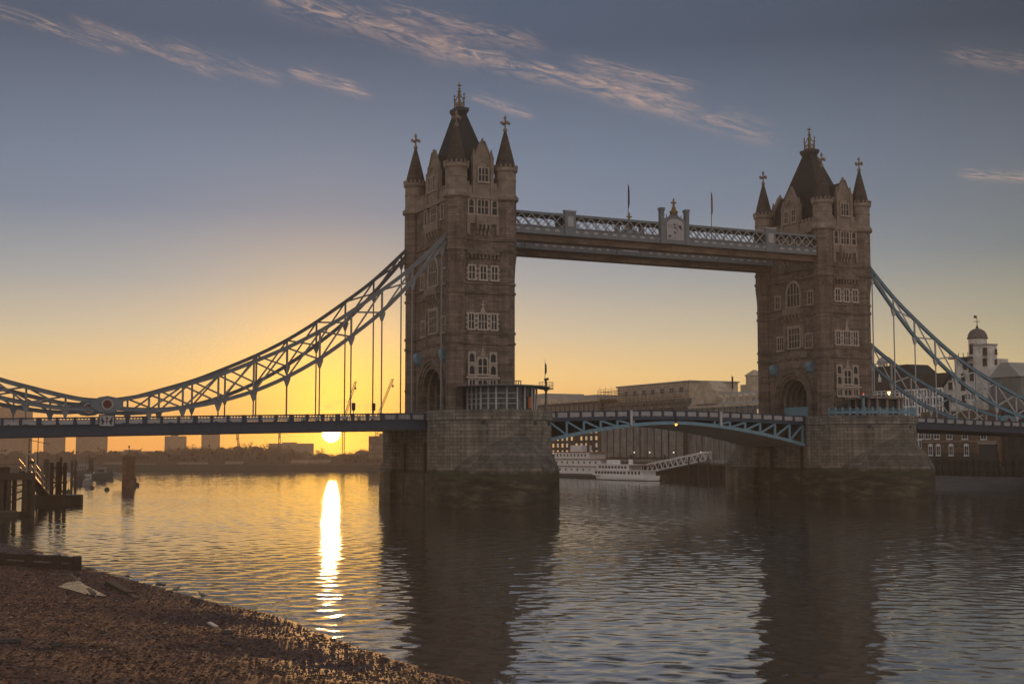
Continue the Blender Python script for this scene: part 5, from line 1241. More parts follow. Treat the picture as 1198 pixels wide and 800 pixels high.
# passenger boat (bow towards the left of the picture)
def along(u0, u1, v, side=1):
    a_, b_ = at(u0, v, 'z', 0), at(u1, v, 'z', 0); return a_, b_
a_ = at(765, 562.5, 'z', 0); b_ = at(697, 560.5, 'z', 0); mid = (a_ + b_) / 2; L = (b_ - a_).length; hd_ = math.atan2(b_.y - a_.y, b_.x - a_.x)
r, T = boat('passenger_boat', 'white two deck passenger boat moored in front of the quay, middle of the three boats', 'boat', (mid.x, mid.y), hd_, L, 7, None)
hull(r, T, L, 6.4, 1.7, .5, white); hull(r, T, L * 1.003, 6.46, .22, .02, hullblue, 'boot_stripe'); deckbox(r, T, -L * .42, L * .44, 2.8, 1.6, 3.3, white, 'lower_saloon'); deckbox(r, T, -L * .46, L * .46, 3.1, 3.3, 3.5, white, 'deck_plate')
deckbox(r, T, -L * .2, L * .38, 2.6, 3.5, 5.2, white, 'upper_saloon', .3); deckbox(r, T, -L * .3, L * .4, 2.9, 5.2, 5.4, white, 'roof'); deckbox(r, T, L * .12, L * .24, 1.6, 5.4, 6.9, white, 'wheelhouse', .3)
MB().lathe(*T(-L * .12, 0, 0)[:2], [(.8, 5.4), (.7, 7.0), (.75, 7.1)], 10, 0).build('funnel', white, r); deckbox(r, T, -L * .44, -L * .21, 2.9, 4.9, 5.15, redpaint, 'awning')
portrow(r, T, -L * .15, L * .4, 10, 2.8, 2.55, 1.3, .8); portrow(r, T, -L * .16, L * .34, 9, 2.6, 4.4, 1.2, .8)
portrow(r, T, -L * .40, -L * .17, 4, 2.8, 2.6, 1.0, 1.0, 'window')
mb = MB()
for x in np.linspace(-L * .45, -L * .2, 8): mb.tube(T(x, 3.0, 3.5), T(x, 3.0, 4.9), .06, n=5)
mb.build('stanchion', white, r)
# tall paddle steamer style boat, half hidden by the nearer pier
a_ = at(706, 560, 'z', 0); b_ = at(630, 557.5, 'z', 0); mid = (a_ + b_) / 2 + Vector((9, 2, 0)); L = (b_ - a_).length; hd_ = math.atan2(b_.y - a_.y, b_.x - a_.x)
r, T = boat('paddle_steamer', 'tall white three deck river steamer with red trim, half hidden behind the nearer pier', 'boat', (mid.x, mid.y), hd_, L, 9, None)
hull(r, T, L, 9, 1.5, .3, hullblue)
for k, (z, l0, l1) in enumerate(((1.5, -.42, .45), (4.2, -.32, .42), (6.9, -.14, .40))):
    deckbox(r, T, L * l0, L * l1, 4.1 - .25 * k, z, z + 2.5, white, 'deck_house'); deckbox(r, T, L * (l0 - .03), L * (l1 + .03), 4.5 - .25 * k, z + 2.5, z + 2.62, offwhite, 'deck_plate'); deckbox(r, T, L * (l0 - .03), L * (l1 + .03), 4.55 - .25 * k, z + 2.63, z + 2.85, redpaint, 'red_trim')
    portrow(r, T, L * (l0 + .03), L * (l1 - .02), (9, 8, 9)[k], 4.1 - .25 * k, z + 1.5, 1.0, .9 if k == 2 else .8, m=glass)
deckbox(r, T, L * .02, L * .2, 2.2, 9.8, 12.2, white, 'pilot_house', .2)
for y in (-1.4, 1.4): MB().lathe(*T(L * -.05, y, 0)[:2], [(.5, 9.8), (.45, 13.6), (.7, 14), (.7, 14.2)], 10, 0).build('funnel', darkmetal, r)
mb = MB()
for x in np.linspace(-L * .45, L * .45, 14): mb.tube(T(x, 4.3, 2.2), T(x, 4.3, 4.2), .07, n=5)
mb.build('stanchion', white, r)
# dark hulled boat behind
a_ = at(802, 558, 'z', 0); b_ = at(745, 557, 'z', 0); mid = (a_ + b_) / 2; L = (b_ - a_).length; hd_ = math.atan2(a_.y - b_.y, a_.x - b_.x)
r, T = boat('dark_hulled_boat', 'dark hulled boat with a pale cabin moored under the white gangway', 'boat', (mid.x, mid.y), hd_, L, 6, None)
hull(r, T, L, 6, 1.9, .9, hullblue); deckbox(r, T, -L * .45, L * .2, -2.4, 1.8, 3.6, offwhite, 'cabin') if False else deckbox(r, T, -L * .45, L * .2, 2.4, 1.8, 3.6, offwhite, 'cabin')
portrow(r, T, -L * .4, L * .18, 8, -2.45, 2.8, 1.0, .8); portrow(r, T, -L * .4, L * .18, 8, 2.4, 2.8, 1.0, .8); deckbox(r, T, L * .06, L * .28, 1.7, 3.6, 5.4, timber2, 'wheelhouse', .2); deckbox(r, T, -L * .2, 0, 1.7, 3.6, 4.3, timber2, 'skylight')
# pontoon and white truss gangway
p0, p1 = at(760, 552, 'z', 2.4), at(829, 538, 'x', 161.0)
r = thing('landing_gangway', 'white lattice truss gangway rising from the boats to the quay', 'gangway', tuple(p0))
dv = (p1 - p0); sd = Vector((-dv.y, dv.x, 0)).normalized() * 1.2; n = 11
for sg in (-1, 1):
    o_ = sd * sg; MB().beam(p0 + o_, p1 + o_, .22, .3).build('lower_chord', white, r); MB().beam(p0 + o_ + Vector((0, 0, 2.9)), p1 + o_ + Vector((0, 0, 2.9)), .22, .28).build('upper_chord', white, r)
    for k in range(n):
        A, B = p0.lerp(p1, k / n) + o_, p0.lerp(p1, (k + .5) / n) + o_ + Vector((0, 0, 2.9)); C = p0.lerp(p1, (k + 1) / n) + o_
        MB().beam(A, B, .13, .16).build('brace', white, r); MB().beam(B, C, .13, .16).build('brace', white, r)
    MB().beam(p0 + o_, p0 + o_ + Vector((0, 0, 2.9)), .16, .16).build('end_post', white, r); MB().beam(p1 + o_, p1 + o_ + Vector((0, 0, 2.9)), .16, .16).build('end_post', white, r)
MB().beam(p0 + Vector((0, 0, .2)), p1 + Vector((0, 0, .2)), 2.2, .12).build('walkway_floor', greymetal, r)
r = thing('mooring_pontoon', 'long dark floating pontoon behind the moored boats', 'pontoon', (p0.x + 1, p0.y + 4, 0))
MB().box(p0.x - 2.5, p0.x + 3.5, p0.y - 8, p0.y + 62, -.5, 1.3).build('float', timber2, r)
for y in (p0.y - 4, p0.y + 20, p0.y + 45): MB().tube((p0.x + 3.9, y, -1), (p0.x + 3.9, y, 8.6), .38, n=10).build('guide_pile', darkmetal, r)
for u in (806, 817.5, 829):
    q = at(u, 560, 'x', 158); r = thing('mooring_dolphin', 'tall dark mooring post in the water between the gangway and the farther pier', 'mooring post', (158, q.y, 0), 'mooring posts by the gangway'); MB().tube((158, q.y, -1), (158, q.y, 7.4 if u < 820 else 6), .32, .28, 8).build('post', timber, r); MB().lathe(158, q.y, [(.4, 7.4 if u < 820 else 6), (.1, 7.9 if u < 820 else 6.4)], 8, 0).build('cap', timber2, r)
# ================================================================== NORTH BANK (left) AND THE FAR REACH
# piled jetty with gangway
J = lambda u, v, z=0: at(u, v, 'z', z)
def pile(par, x, y, z1, r_=.32, m=None, nm='pile'): return MB().tube((x, y, -1.2), (x, y, z1), r_, r_ * .9, 8).build(nm, m or timber, par)
q = J(14, 604); JY = q.y; JX = q.x                                      # front of the jetty
r = thing('timber_jetty', 'dark piled timber jetty with a railed deck at the left edge', 'jetty', (JX - 6, JY + 3, 0))
zdk = at(30, 553, 'y', JY + 1).z
x_r = at(40, 560, 'y', JY + 1).x
MB().box(x_r - 30, x_r, JY, JY + 6, zdk - .35, zdk).build('deck', timber, r); MB().box(x_r - 30, x_r, JY - .1, JY + .1, zdk - 1.0, zdk - .36).build('edge_beam', timber, r)
for u in (2, 10, 29, 38): pile(r, at(u, 570, 'y', JY + .3).x, JY + .3, zdk - .3, .42)
for u in (5, 17, 33): pile(r, at(u, 570, 'y', JY + 5.4).x, JY + 5.4, zdk - .3, .36)
mb = MB(); xx = np.linspace(x_r - 20, x_r - .2, 11)
for x in xx: mb.tube((x, JY + .2, zdk), (x, JY + .2, zdk + 1.25), .05, n=5)
for z in (.6, 1.25): mb.beam((xx[0], JY + .2, zdk + z), (xx[-1], JY + .2, zdk + z), .06, .06)
mb.build('railing', timber, r)
xl_ = at(11, 560, 'y', JY + .9).x; MB().box(x_r - 30, xl_, JY + .62, JY + 1.1, -.5, zdk + .9).build('boarded_wall', timber, r)
mb = MB()
for k in range(4): mb.beam((at(12, 560, 'y', JY + .8).x, JY + .8, 2.0 + k * 1.1), (x_r - .6, JY + .8, zdk - .5 - (3 - k) * .9), .14, .22)
mb.build('brace', timber, r)
r = thing('work_barge', 'low black barge moored below the left jetty', 'barge', (JX - 8, JY - 2.2, 0))
xb = at(36, 604, 'y', JY - 2).x
MB().ringstack([[(xb - 24, JY - 3.6, z), (xb - 1.6 + o_, JY - 3.6, z), (xb + o_, JY - 2.4, z), (xb - 1.0 + o_, JY - .5, z), (xb - 24, JY - .5, z)] for z, o_ in ((-.3, -.7), (.75, 0))]).build('hull', timber, r); MB().box(xb - 23, xb - 2, JY - 3.2, JY - .8, .75, .95).build('deck', timber2, r)
# brow (gangway) down from the jetty to a pontoon
p0, p1 = Vector((x_r - 2.5, JY + 4, zdk)), None
q = J(57, 588); py_ = q.y
p1 = at(56, 583, 'y', py_); p0 = at(29, 552, 'y', JY + 6)
sunlit = plain('sunlit_rail', (.30, .25, .21), .5, metal=.4)  # pale warm metal with the low sun's light put into its colour
r = thing('jetty_gangway', 'steep gangway with sunlit railings leading down from the left jetty', 'gangway', tuple(p0))
dv = (p1 - p0); sd = Vector((-dv.y, dv.x, 0)).normalized() * .9
MB().beam(p0, p1, 1.8, .25).build('floor', timber, r)
for sg in (-1, 1):
    o_ = sd * sg; mb = MB().beam(p0 + o_ + Vector((0, 0, 2.0)), p1 + o_ + Vector((0, 0, 2.0)), .1, .14); mb.beam(p0 + o_, p1 + o_, .12, .3); mb.beam(p0 + o_ + Vector((0, 0, 1)), p1 + o_ + Vector((0, 0, 1)), .07, .07)
    for k in range(11): q = p0.lerp(p1, k / 10) + o_; mb.beam(q, q + Vector((0, 0, 2.0)), .09, .09)
    mb.build('railing', sunlit, r)
r = thing('jetty_pontoon', 'low dark pontoon with rounded end at the foot of the gangway', 'pontoon', (p1.x, p1.y, 0))
qa, qb = J(38, 590), J(84, 590.5); d_ = (qb - qa).normalized(); nn = Vector((-d_.y, d_.x, 0))
mb = MB(); pts = [qa, qb, qb + d_ * .8 + nn * 1.5, qb + nn * 3.6, qa + nn * 3.6]; mb.vprism([(q.x, q.y) for q in pts], -.4, 1.5).build('float', timber, r); MB().vprism([(q.x, q.y) for q in pts], 1.5, 1.75).build('fender_rim', darkmetal, r)
# piled dolphins
def dolphin(us, vbase, vtop, lab, grp=None):
    b_ = J(us[0], vbase); r = thing('piled_dolphin', lab, 'piles', (b_.x, b_.y, 0), grp); ps = []
    for k, u in enumerate(us):
        q = at(u, vbase, 'y', b_.y + (1.0 if k % 2 else 0)); zt = at(u, vtop[k], 'y', q.y).z; pile(r, q.x, q.y, zt, .36 if k < 3 else .26); ps.append((q.x, q.y, zt))
    x0, x1 = min(p_[0] for p_ in ps) - .4, max(p_[0] for p_ in ps) + .4; z_ = sorted(p_[2] for p_ in ps)[0]
    for dz in (.8, z_ * .45): MB().box(x0, x1, b_.y - .55, b_.y - .3, z_ - dz - .35, z_ - dz).build('waling', timber, r)
    mb = MB().beam((x0 + .2, b_.y + 1.3, 1.5), (x1 - .2, b_.y + 1.3, z_ - 1), .2, .2); mb.beam((x1 - .2, b_.y + 1.5, 1.5), (x0 + .2, b_.y + 1.5, z_ - 1), .2, .2); mb.build('brace', timber, r)
    return r
dolphin([59.5, 66.5, 75, 70], 590, [541, 540, 541, 535], 'cluster of four tall black timber piles standing on the end of the pontoon')
dolphin([83.5, 88], 570, [538, 538.5], 'pair of black timber piles behind the pontoon piles')
dolphin([104.5, 107.5], 561, [534.5, 535.5], 'pair of thin dark piles among the moored boats')
dolphin([52, 55], 575, [537, 537], 'two short piles showing just left of the tall pile cluster')
q0 = at(32, 553, 'y', JY + 8)
r = thing('jetty_shelter', 'small sunlit glazed shelter frame standing on the left jetty', 'shelter', (q0.x, JY + 5, zdk))
xa_, xb_ = at(31, 545, 'y', JY + 5).x, at(41, 545, 'y', JY + 5).x; zt_ = at(36, 532, 'y', JY + 5).z
for x in (xa_, xb_): MB().box(x - .12, x + .12, JY + 4.6, JY + 5.4, zdk, zt_).build('post', sunlit, r)
MB().box(xa_ - .2, xb_ + .2, JY + 4.4, JY + 5.6, zt_, zt_ + .25).build('roof', sunlit, r); MB().box(xa_, xb_, JY + 4.9, JY + 5.0, zt_ - 1.3, zt_ - .9).build('signboard', timber, r)

# round brick dolphin out in the river
b_ = J(150, 570); Dd_ = 9.2; rr = 7.0 * (b_ - CAM).length / FPX; zt = zof(533.5, b_.x, b_.y)
r = thing('river_caisson', 'round brown column standing alone in the river left of the sun', 'column', (b_.x, b_.y, 0))
MB().lathe(b_.x, b_.y, [(rr * 1.03, -1), (rr * 1.03, 1.2), (rr, 1.4), (rr, zt - .8), (rr * 1.1, zt - .6), (rr * 1.1, zt), (rr * .6, zt + .15)], 20, 0).build('shaft', masonry('rust_plate', (.16, .085, .05), 1.6, 1.1, .6, .2, streaks=.5, msize=.05), r)
MB().tube((b_.x, b_.y, zt), (b_.x, b_.y, zt + 2.3), .08, n=6).lathe(b_.x, b_.y, [(.1, zt + 2.2), (.28, zt + 2.4), (.1, zt + 2.9)], 8, 0).build('beacon', darkmetal, r)
mb = MB(); a1_ = at(132, 560, 'y', b_.y + 8); p_ = Vector((b_.x - rr, b_.y, 1.6))
pa = Vector((a1_.x, a1_.y, 2.6))
for dz in (0, 1.6): mb.beam(pa + Vector((0, 0, dz)), p_ + Vector((0, 0, dz)), .18, .18)
for k in range(6): A, B = pa.lerp(p_, k / 6), pa.lerp(p_, (k + .5) / 6); C = pa.lerp(p_, (k + 1) / 6); mb.beam(A, B + Vector((0, 0, 1.6)), .12, .12); mb.beam(B + Vector((0, 0, 1.6)), C, .12, .12)
mb.build('truss_walkway', greymetal, r)
q = J(158.5, 568.5); r = thing('mooring_buoy', 'dark squat mooring buoy with a post, right beside the round column', 'buoy', (q.x, q.y, 0))
MB().lathe(q.x, q.y, [(1.0, -.3), (1.1, .5), (.8, .9), (.3, 1.1)], 10, 0).build('float', darkmetal, r); MB().lathe(q.x - .1, q.y, [(.28, 1.0), (.34, 1.9), (.2, 2.4), (.05, 2.6)], 8, 0).build('post', darkmetal, r)
for u, v, lab in ((107.5, 571.5, 'small dark buoy on the water left of the round column, farther left'), (125, 573.5, 'small dark buoy on the water just left of the round column'), (80, 576, 'small dark buoy floating near the pontoon end')):
    q = J(u, v); r = thing('mooring_buoy', lab, 'buoy', (q.x, q.y, 0), 'small buoys'); MB().lathe(q.x, q.y, [(.3, -.2), (.65, .1), (.6, .45), (.2, .75)], 10, 0).build('float', darkmetal, r); MB().tube((q.x, q.y, .7), (q.x, q.y, 1.05), .08, n=6).build('ring_post', darkmetal, r)

# moored boats at the left
def small_boat(u0, u1, v, h, lab, m1, m2, cab=(.0, .45), nm='moored_boat', dz=0):
    a_, b_ = J(u0, v), J(u1, v); mid = (a_ + b_) / 2; L = (b_ - a_).length; hd_ = math.atan2(b_.y - a_.y, b_.x - a_.x)
    r, T = boat(nm, lab, 'boat', (mid.x, mid.y), hd_, L, L * .3, None)
    hull(r, T, L, max(L * .28, 2.2), h * .42, h * .18, m1); deckbox(r, T, L * (cab[0] - .3), L * (cab[1] - .12), max(L * .08, .7), h * .4, h * .85, m2, 'cabin', .15); deckbox(r, T, L * (cab[0] - .32), L * (cab[1] - .1), max(L * .09, .8), h * .85, h * .95, m2, 'cabin_roof')
    portrow(r, T, L * (cab[0] - .27), L * (cab[1] - .16), 4, -max(L * .08, .7) - .03, h * .66, L * .07, h * .2); return r, T, L
small_boat(98, 108, 567.5, 3.4, 'small grey motor boat with a pale cabin, foremost at the left moorings', greymetal, offwhite)
r_, T_, L_ = small_boat(104, 133, 560.5, 4.6, 'long dark moored vessel with a lit cabin window, right end of the left moorings', hullblue, greymetal, (.1, .3))
MB().ringstack([[T_(L_ * .0, -y, 3.0), T_(L_ * .28, -y, 3.0), T_(L_ * .28, -y, 3.6), T_(L_ * .0, -y, 3.6)] for y in (2.62, 2.72)]).build('sky_glow_window', sky_glow_win, r_) if False else None
small_boat(84, 97, 566.5, 2.8, 'low dark launch moored behind the pontoon piles', hullblue, timber2)
small_boat(86, 106, 556.5, 5.0, 'dark barge with a wheelhouse moored behind the small motor boat', hullblue, greymetal)
small_boat(40, 62, 564, 5.2, 'dark moored boat seen through the jetty piles', hullblue, timber2)
for k, (u, v, vt, lab) in enumerate(((90.5, 556, 521, 'bare mast of a moored yacht, tallest of the three beside the dark barge'), (94.5, 556, 527, 'bare mast of a moored yacht, shortest of the three beside the dark barge'), (97.5, 556, 526.5, 'bare mast of a moored yacht, rightmost of the three beside the dark barge'))):
    q = J(u, v); r = thing('moored_yacht', lab, 'yacht', (q.x, q.y, 0), 'yachts at the left moorings'); T = (lambda q: lambda x, y, z: (q.x + x, q.y + y, z))(q)
    hull(r, T, 9, 2.6, 1.2, .3, offwhite); deckbox(r, T, -1.5, 1.8, .8, 1.2, 1.8, white, 'cabin', .3); MB().tube((q.x, q.y, 1), (q.x, q.y, zof(vt, q.x, q.y)), .13, .08, 6).build('mast', greymetal, r); MB().beam((q.x, q.y, 2.6), (q.x - 3.4, q.y, 2.7), .14, .14).build('boom', greymetal, r)
small_boat(428, 441, 552, 2.4, 'small dark launch far up the river just left of the nearer pier', hullblue, timber2)
q = J(62, 566)
for u, v0, v1, lab in ((33, 545, 513, 'thin lamp mast with a bent arm rising behind the left jetty'), (43.5, 545, 512, 'plain thin mast rising behind the left jetty')):
    b_ = at(u, 556, 'y', JY + 30); r = thing('quay_mast', lab, 'mast', (b_.x, b_.y, 0)); MB().tube((b_.x, b_.y, 0), (b_.x, b_.y, zof(v1, b_.x, b_.y)), .12, .07, 6).build('pole', darkmetal, r)
    if u < 40: MB().beam((b_.x, b_.y, zof(v1, b_.x, b_.y) - .2), (b_.x + 3.2, b_.y, zof(v1, b_.x, b_.y) - .9), .1, .1).build('arm', darkmetal, r)

# ---- far bank: tower blocks, low blocks, cranes, wood
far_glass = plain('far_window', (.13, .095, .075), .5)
hazed_block = masonry('hazed_block_wall', (.27, .185, .13), 3.0, 2.8, .55, .12, streaks=.2, msize=.25, bump=.02)  # wall colour lightened and browned to carry part of the distance haze
def far_building(u0, u1, v, D_, lab, cat='tower block', step=0, nm='tower_block', winm=None):
    D_ = D_ if D_ < 800 else 1480 + (D_ - 900) * .5
    winm = winm or far_glass
    a_, b_ = atD(u0, 545, D_), atD(u1, 545, D_); z1 = atD(u0, v, D_).z; d_ = (b_ - a_); d_.z = 0; wd = d_.length; d_.normalize(); n_ = Vector((-d_.y, d_.x, 0)); dep = max(14, wd * .7)
    r = thing(nm, lab, cat, ((a_.x + b_.x) / 2, (a_.y + b_.y) / 2, 3))
    P = lambda s_, t_: (a_.x + d_.x * s_ + n_.x * t_, a_.y + d_.y * s_ + n_.y * t_)
    MB().vprism([P(0, 0), P(wd, 0), P(wd, dep), P(0, dep)], 2.9, z1).build('wall', hazed_block, r)
    MB().vprism([P(wd * .3, dep * .2), P(wd * .62, dep * .2), P(wd * .62, dep * .6), P(wd * .3, dep * .6)], z1, z1 + (3 if nm == 'tower_block' else 1.5)).build('roof_house', hazed_block, r)
    nb = min(12, max(3, int((z1 - 3) / 4)))
    for k in range(nb):
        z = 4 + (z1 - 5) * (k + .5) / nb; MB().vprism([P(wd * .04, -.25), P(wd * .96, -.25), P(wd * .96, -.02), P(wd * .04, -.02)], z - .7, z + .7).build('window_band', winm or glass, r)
    return r
far_building(-22, 25, 479, 950, 'tallest hazy tower block at the left edge of the picture')
far_building(50, 71, 498, 1000, 'hazy tower block second from the left edge')
far_building(88, 103, 511, 1150, 'hazy tower block, shorter of the adjoining two')
far_building(102, 121, 500, 1080, 'hazy tower block, taller of the adjoining two left of the river column')
far_building(192, 214, 510, 1250, 'small square hazy block right of the river column')
far_building(235, 254, 507.5, 1300, 'small square hazy block nearer the sun')
far_building(127, 178, 527.5, 900, 'long low hazy block behind the river column', 'low block', nm='low_block')
far_building(314, 362, 518.5, 1350, 'low flat roofed hazy block left of the sun', 'low block', nm='low_block')
far_building(431, 470, 510, 760, 'hazy brick block with sunlit edge, seen just left of the nearer pier', 'block', nm='riverside_block')
def crane(u0, v0, u1, v1, D_, lab, tower=True):
    b_, t_ = atD(u0, v0, D_), atD(u1, v1, D_); r = thing('tower_crane', lab, 'crane', (b_.x, b_.y, 3), 'construction cranes')
    def lat(p_, q_, w_):
        mb = MB(); dv = (q_ - p_); n = max(4, int(dv.length / (w_ * 1.4))); sd = Vector((math.cos(YAW), -math.sin(YAW), 0)); up = dv.normalized().cross(sd).normalized() * w_ / 2; sd = sd * w_ / 2
        cs = [sd + up, sd - up, -sd - up, -sd + up]
        for c_ in cs: mb.beam(p_ + c_, q_ + c_, .3, .3)
        for k in range(n):
            A, B = p_.lerp(q_, k / n), p_.lerp(q_, (k + 1) / n)
            for i in range(4): mb.beam(A + cs[i], B + cs[(i + 1) % 4], .2, .2)
        return mb
    lat(Vector((b_.x, b_.y, 3)), b_, 1.8).build('tower', darkmetal, r); lat(b_, t_, 1.5).build('jib', darkmetal, r)
    back = b_ + (b_ - t_).normalized() * 6; MB().beam(b_, Vector((back.x, back.y, b_.z + .5)), 1.6, 1.4).build('counterweight', darkmetal, r)
    MB().tube(t_, t_ - Vector((0, 0, 5)), .15, n=5).box(t_.x - .6, t_.x + .6, t_.y - .6, t_.y + .6, t_.z - 7, t_.z - 5).build('hook_block', darkmetal, r)
crane(402, 492, 416, 446, 1150, 'lattice crane jib leaning up to the right, left of the two beside the nearer tower')
crane(441, 490, 459.5, 443, 1100, 'lattice crane jib leaning up to the right, close beside the nearer tower')
crane(279, 520, 277.5, 505, 1200, 'upright lattice crane mast below the deck, left of the sun')
crane(327, 519, 327, 503, 1200, 'upright lattice crane mast below the deck, close to the sun')

# river wall and sheds on the far bank
r = thing('far_river_wall', 'low dark river wall along the hazy far bank', 'river wall', (fb[2].x, fb[2].y, 0))
ff = [(q.x, q.y) for q in fb]
for k in range(len(ff) - 1): A, B = Vector((*ff[k], 1.6)), Vector((*ff[k + 1], 1.6)); MB().beam(A - Vector((0, 0, .4)), B - Vector((0, 0, .4)), 1.2, 3.6).build('wall_panel', timber2, r)
for k, (u0, u1, v, lab) in enumerate(((150, 178, 545.5, 'pale low boathouse on the far bank right of the river column'), (205, 240, 544, 'long pale shed on the far bank'), (262, 282, 543, 'short dark shed on the far bank'), (340, 385, 541, 'low wide shed on the far bank below the sun'), (118, 140, 544, 'pale low boathouse on the far bank left of the river column'))):
    D_ = 742; a_, b_ = atD(u0, 550, D_), atD(u1, 550, D_); z1 = atD(u0, v, D_).z; d_ = b_ - a_; d_.z = 0; wd = d_.length; d_.normalize(); n_ = Vector((-d_.y, d_.x, 0))
    r = thing('riverside_shed', lab, 'shed', (a_.x, a_.y, 3), 'sheds on the far bank'); mp = lambda s_, z, t_: (a_.x + d_.x * s_ + n_.x * t_, a_.y + d_.y * s_ + n_.y * t_, z)
    MB().prism([(0, 2.9), (wd, 2.9), (wd, z1), (0, z1)], mp, 2, 12).build('wall', hazed_block if k != 2 else brick_dk, r); MB().prism([(2, z1), (12, z1), (7, z1 + 1.6)], lambda t_, z, s_: mp(s_, z, t_), -.3, wd + .3).build('roof', hazed_block, r)

# wood on the far bank: tapered trunks, limbs and leafless twig crowns
bark = plain('bark', (.08, .055, .04), .9, var=.3); twig = plain('twigs', (.085, .044, .024), .9, var=.4, scale=.3)
def twig_tree(mbT, mbC, x, y, z0, h, w_, rg):
    V = Vector; base = V((x, y, z0)); top = base + V((rg.uniform(-.5, .5), rg.uniform(-.5, .5), h * .55)); mbT.tube(base, top, h * .03, h * .014, 6)
    for k in range(11):
        a = rg.uniform(0, 2 * PI); s_ = base.lerp(top, rg.uniform(.45, 1)); e_ = s_ + V((math.cos(a) * w_ * rg.uniform(.25, .5), math.sin(a) * w_ * rg.uniform(.25, .5), h * rg.uniform(.12, .42)))
        mbT.tube(s_, e_, h * .010, h * .003, 4)
        for j in range(26):
            c_ = s_.lerp(e_, rg.uniform(.35, 1.1)) + V((rg.normal(0, w_ * .07), rg.normal(0, w_ * .07), rg.normal(0, h * .05)))
            q = V(rg.normal(0, 1, 3)); q.normalize(); q *= h * rg.uniform(.02, .055); o2 = q.cross(V(rg.normal(0, 1, 3))).normalized() * h * rg.uniform(.008, .022)
            mbC.add([c_ - q, c_ + o2, c_ + q, c_ - o2], [(0, 1, 2, 3)])
rg = np.random.default_rng(4)
for k, (u, v, D_, lab) in enumerate(((232, 517, 900, 'bare tree on the far bank between the two small square blocks'), (296, 514, 950, 'tallest bare tree on the far bank, left of the crane mast by the sun'), (311, 516, 950, 'bare tree on the far bank just right of the tallest one'),
                                  (152, 524, 880, 'bare tree rising behind the river column'), (222, 519, 900, 'small bare tree left of the one between the square blocks'), (376, 521, 1200, 'low bare tree on the far bank right under the sun'), (265, 519, 950, 'bare tree on the far bank right of the small square block'))):
    b_ = atD(u, 540, D_); zt = atD(u, v, D_).z; mt_, mc_ = MB(), MB(); twig_tree(mt_, mc_, b_.x, b_.y, 2.9, zt - 2.9, (zt - 2.9) * .9, rg)
    r = thing('bare_tree', lab, 'tree', (b_.x, b_.y, 2.9), 'bare trees on the far bank'); mt_.build('trunk', bark, r); mc_.build('crown', twig, r)
mt_, mc_ = MB(), MB()
prof = [(-60, 520), (0, 531), (60, 530), (100, 533), (140, 529), (175, 527), (200, 522), (235, 520), (300, 519), (330, 520), (345, 523), (372, 527), (400, 528), (425, 523), (450, 521), (480, 520)]
for k in range(420):
    u = rg.uniform(-60, 480); D_ = rg.uniform(860, 1400); v = np.interp(u, [q[0] for q in prof], [q[1] for q in prof]) + rg.uniform(0, 7)
    b_ = atD(u, 540, D_); zt = min(atD(u, v, D_).z, 30)
    if zt < 6: continue
    twig_tree(mt_, mc_, b_.x, b_.y, 2.9, zt - 2.9, (zt - 2.9) * 1.3, rg)
k_ = len(mt_.v); mt_.v += mc_.v; mt_.f += [tuple(i + k_ for i in f) for f in mc_.f]
tag(mt_.build('distant_wood', twig, None), 'hazy leafless wood along the far bank under the sunrise', 'wood', kind='stuff')
# embankment hedge mass under the wood
hd = []
us = np.linspace(-80, 500, 120); mb = MB(); rings = []
for u in us:
    vb = np.interp(u, [q[0] for q in prof], [q[1] for q in prof]) + 6 + 2.5 * math.sin(u * .31) + rg.uniform(-1.2, 1.2)
    f_ = atD(u, 545, 1010); t_ = atD(u, vb - 1.5, 1060); bk = atD(u, 545, 1120); rings.append([(f_.x, f_.y, 2.9), (t_.x, t_.y, max(5, t_.z)), (bk.x, bk.y, 2.9)])
tag(mb.ringstack(rings).build('bushy_bank', twig, None), 'dark mass of scrub below the hazy far wood', 'scrub', kind='stuff')

rings = []; mb = MB()
for u in np.arange(-90, 500, 2.5):
    hv = 533.5 if 345 < u < 432 else 529.5
    vb = hv + 2.2 * math.sin(u * .23) + rg.uniform(-1.3, 1.3)
    f_ = atD(u, 545, 748); t_ = atD(u, vb, 775); bk = atD(u, 545, 815); rings.append([(f_.x, f_.y, 2.9), (t_.x, t_.y, max(4.5, t_.z)), (bk.x, bk.y, 2.9)])
mb.ringstack(rings)
for k in range(1300):
    u = rg.uniform(-90, 470); hv = 534.5 if 345 < u < 432 else 529; c_ = atD(u, 540, rg.uniform(755, 800)); c_ = Vector((c_.x, c_.y, 2.9 + abs(rg.normal(0, .45)) * (atD(u, hv, 780).z - 2.9) + 1.0))
    for j in range(3):
        q = Vector(rg.normal(0, 1, 3)); q.normalize(); q *= rg.uniform(.5, 1.5); o2 = q.cross(Vector(rg.normal(0, 1, 3))).normalized() * rg.uniform(.25, .8)
        mb.add([c_ - q, c_ + o2, c_ + q, c_ - o2], [(0, 1, 2, 3)])
tag(mb.build('waterside_scrub', twig, None), 'dark brown scrub along the top of the far river wall', 'scrub', kind='stuff')
